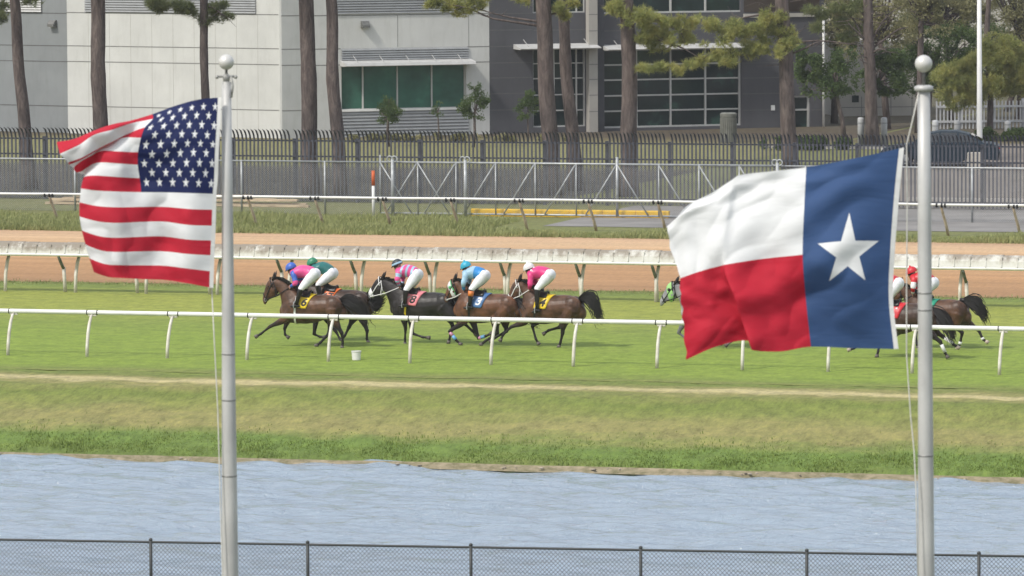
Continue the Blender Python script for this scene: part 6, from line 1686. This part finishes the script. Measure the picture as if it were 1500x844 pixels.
# 4 bay with blue cloth
h4 = make_horse(705, 506.5, (695, 427), (755, 445), (666, 410.5), (652, 440),
    [('f', 1, [(682, 471), (660, 485), (670.5, 499), (674.5, 502.5)]), ('f', -1, [(690, 470), (699, 496), (711, 492.5), (716, 490)]),
     ('h', 1, [(727, 470), (731, 487), (713, 499), (708, 503)]), ('h', -1, [(737, 470), (740, 486), (724, 495), (719, 499)])],
    [(753, 440), (762, 444), (769, 452), (775, 460), (781, 466), (788, 469)], rbay, 'reddish bay racehorse with green and white hood and blue saddle cloth',
    SILK['navy'], '3', WH, leather, hood=([WH, SILK['grn']], [1, 0, 0, 0, 1], SILK['grn']), wraps=[(0, .1, .45, SILK['wrapp']), (0, .45, .85, SILK['wrapb']), (1, .05, .35, SILK['wrapp']), (1, .35, .8, SILK['wrapb'])], seed=4, ct=(3.2, 5.0))
make_jockey(h4, (682.5, 391), (685.5, 400.5), (682.8, 414.5), (681.3, 427), (709, 404), (695.5, 422.5), (693, 446.5), (686, 448.5),
    dict(torso=['sky', 'sky', 'mid', 'mid'], sleeve=['sky', 'sky', 'sky', 'mid', 'mid'], cap='cyan', cuff='oran2', rein=white_tack), 'jockey in pale and bright blue silks with turquoise cap', seed=4)
# 5 bay with yellow cloth, last of the left five
h5 = make_horse(800, 508.5, (790, 429.5), (849, 446), (760.5, 411), (744, 440),
    [('f', 1, [(769, 472), (750.5, 478.5), (738.5, 490), (735.5, 496)]), ('f', -1, [(786, 471), (778, 478), (783.5, 497), (786.5, 502)]),
     ('h', 1, [(828, 469), (826, 488), (822.5, 501.5), (821, 505.5)]), ('h', -1, [(826, 467), (818, 480), (802, 484.5), (797, 488)])],
    [(848, 439), (858, 435.5), (867, 440), (873, 450), (877, 462), (882, 466)], bay, 'bay racehorse with yellow bordered saddle cloth, rearmost of the left five',
    SILK['yellow'], '4', numb, white_tack, nose=None, girth=leather, seed=5, ct=(3.0, 4.9))
make_jockey(h5, (774.8, 393.3), (780.5, 401), (780.5, 417), (776.5, 424.5), (804.5, 403), (791.5, 422), (791.5, 451), (786, 454.5),
    dict(torso=['hot'], sleeve=['hot'], cap='white', rein=white_tack, spots=[(0.02, 0.9, .035), (0.1, 0.3, .03), (-.05, 1.4, .03), (0.12, 1.2, .03)]), 'jockey in hot pink silks and white cap', seed=5)
# 6 grey behind the blue, white and red flag
h6 = make_horse(1040, 510, (1028, 430), (1087, 448), (989.5, 414.3), (967.5, 443),
    [('f', 1, [(1004, 472), (995.5, 487), (1004, 494), (1010, 494)]), ('f', -1, [(1012, 472), (1012, 488), (1012, 500), (1012, 505)]),
     ('h', 1, [(1077, 470), (1086, 488), (1072, 500), (1067, 504)]), ('h', -1, [(1070, 470), (1074, 488), (1062, 498), (1057, 502)])],
    [(1086, 442), (1096, 441), (1106, 446), (1114, 454)], greyc, 'grey racehorse with lime green hood, its head showing left of the big flag',
    WH, None, numb, leather, hood=([SILK['lime']], [0], hair_m), seed=6)
make_jockey(h6, (1012, 395), (1018, 403), (1016, 417), (1012, 426), (1042, 405), (1029, 424), (1028, 448), (1022, 450),
    dict(torso=['white'], sleeve=['white'], cap='white'), 'jockey on the grey horse, hidden behind the big flag', seed=6)
# 7 dark bay, red cloth
h7 = make_horse(1310, 525, (1302, 441), (1366, 460), (1262, 424), (1246, 452),
    [('f', 1, [(1282, 486), (1264, 500), (1252, 510), (1247, 511.5)]), ('f', -1, [(1288, 486), (1288, 500), (1285, 516), (1284, 520)]),
     ('h', 1, [(1359, 484), (1379, 500), (1386, 517), (1388, 520.5)]), ('h', -1, [(1362, 482), (1380, 494), (1397, 506), (1401, 508.5)])],
    [(1364, 452), (1374, 459), (1384, 468), (1391, 478), (1395, 488), (1396, 497)], dbay, 'dark bay racehorse with white hind bandages between big flag and pole',
    SILK['red'], '1', WH, leather, wraps=[(2, .25, .92, WH), (3, .15, .85, WH)], pale=(3, 0), seed=7, ct=(3.2, 5.1))
make_jockey(h7, (1284, 405), (1291, 413), (1290, 428), (1286, 438), (1315, 415.5), (1303, 437), (1301, 461), (1294, 464),
    dict(torso=['red'], sleeve=['red'], cap='red'), 'jockey whose white breeches show at the right edge of the big flag', seed=7)
# 8 bay, green cloth
h8 = make_horse(1365, 511, (1353, 436.5), (1413, 452), (1318, 417), (1302, 446),
    [('f', 1, [(1336, 478), (1318, 488), (1306, 498), (1302, 500)]), ('f', -1, [(1342, 478), (1340, 490), (1342, 504), (1343, 508)]),
     ('h', 1, [(1400, 474), (1411, 487), (1407.5, 503), (1405, 507.5)]), ('h', -1, [(1412, 472), (1432, 484), (1438.5, 497.5), (1443, 500.5)])],
    [(1412, 440), (1424, 443), (1434, 449), (1441, 458), (1445, 470)], bay, 'bay racehorse with green saddle cloth and white hind fetlocks, farthest right',
    SILK['gcloth'], '5', WH, leather, wraps=[(2, .82, 1.05, WH), (3, .85, 1.05, WH)], pale=(2, 3), seed=8, ct=(3.0, 4.9))
make_jockey(h8, (1335.5, 399), (1341.5, 407), (1340.5, 421), (1338.5, 432), (1366.5, 414.5), (1354, 431), (1352, 455), (1345, 457),
    dict(torso=['red'], sleeve=['red', 'white', 'red', 'white'], cap='red'), 'jockey in red silks with white marked sleeves and red cap', seed=8)
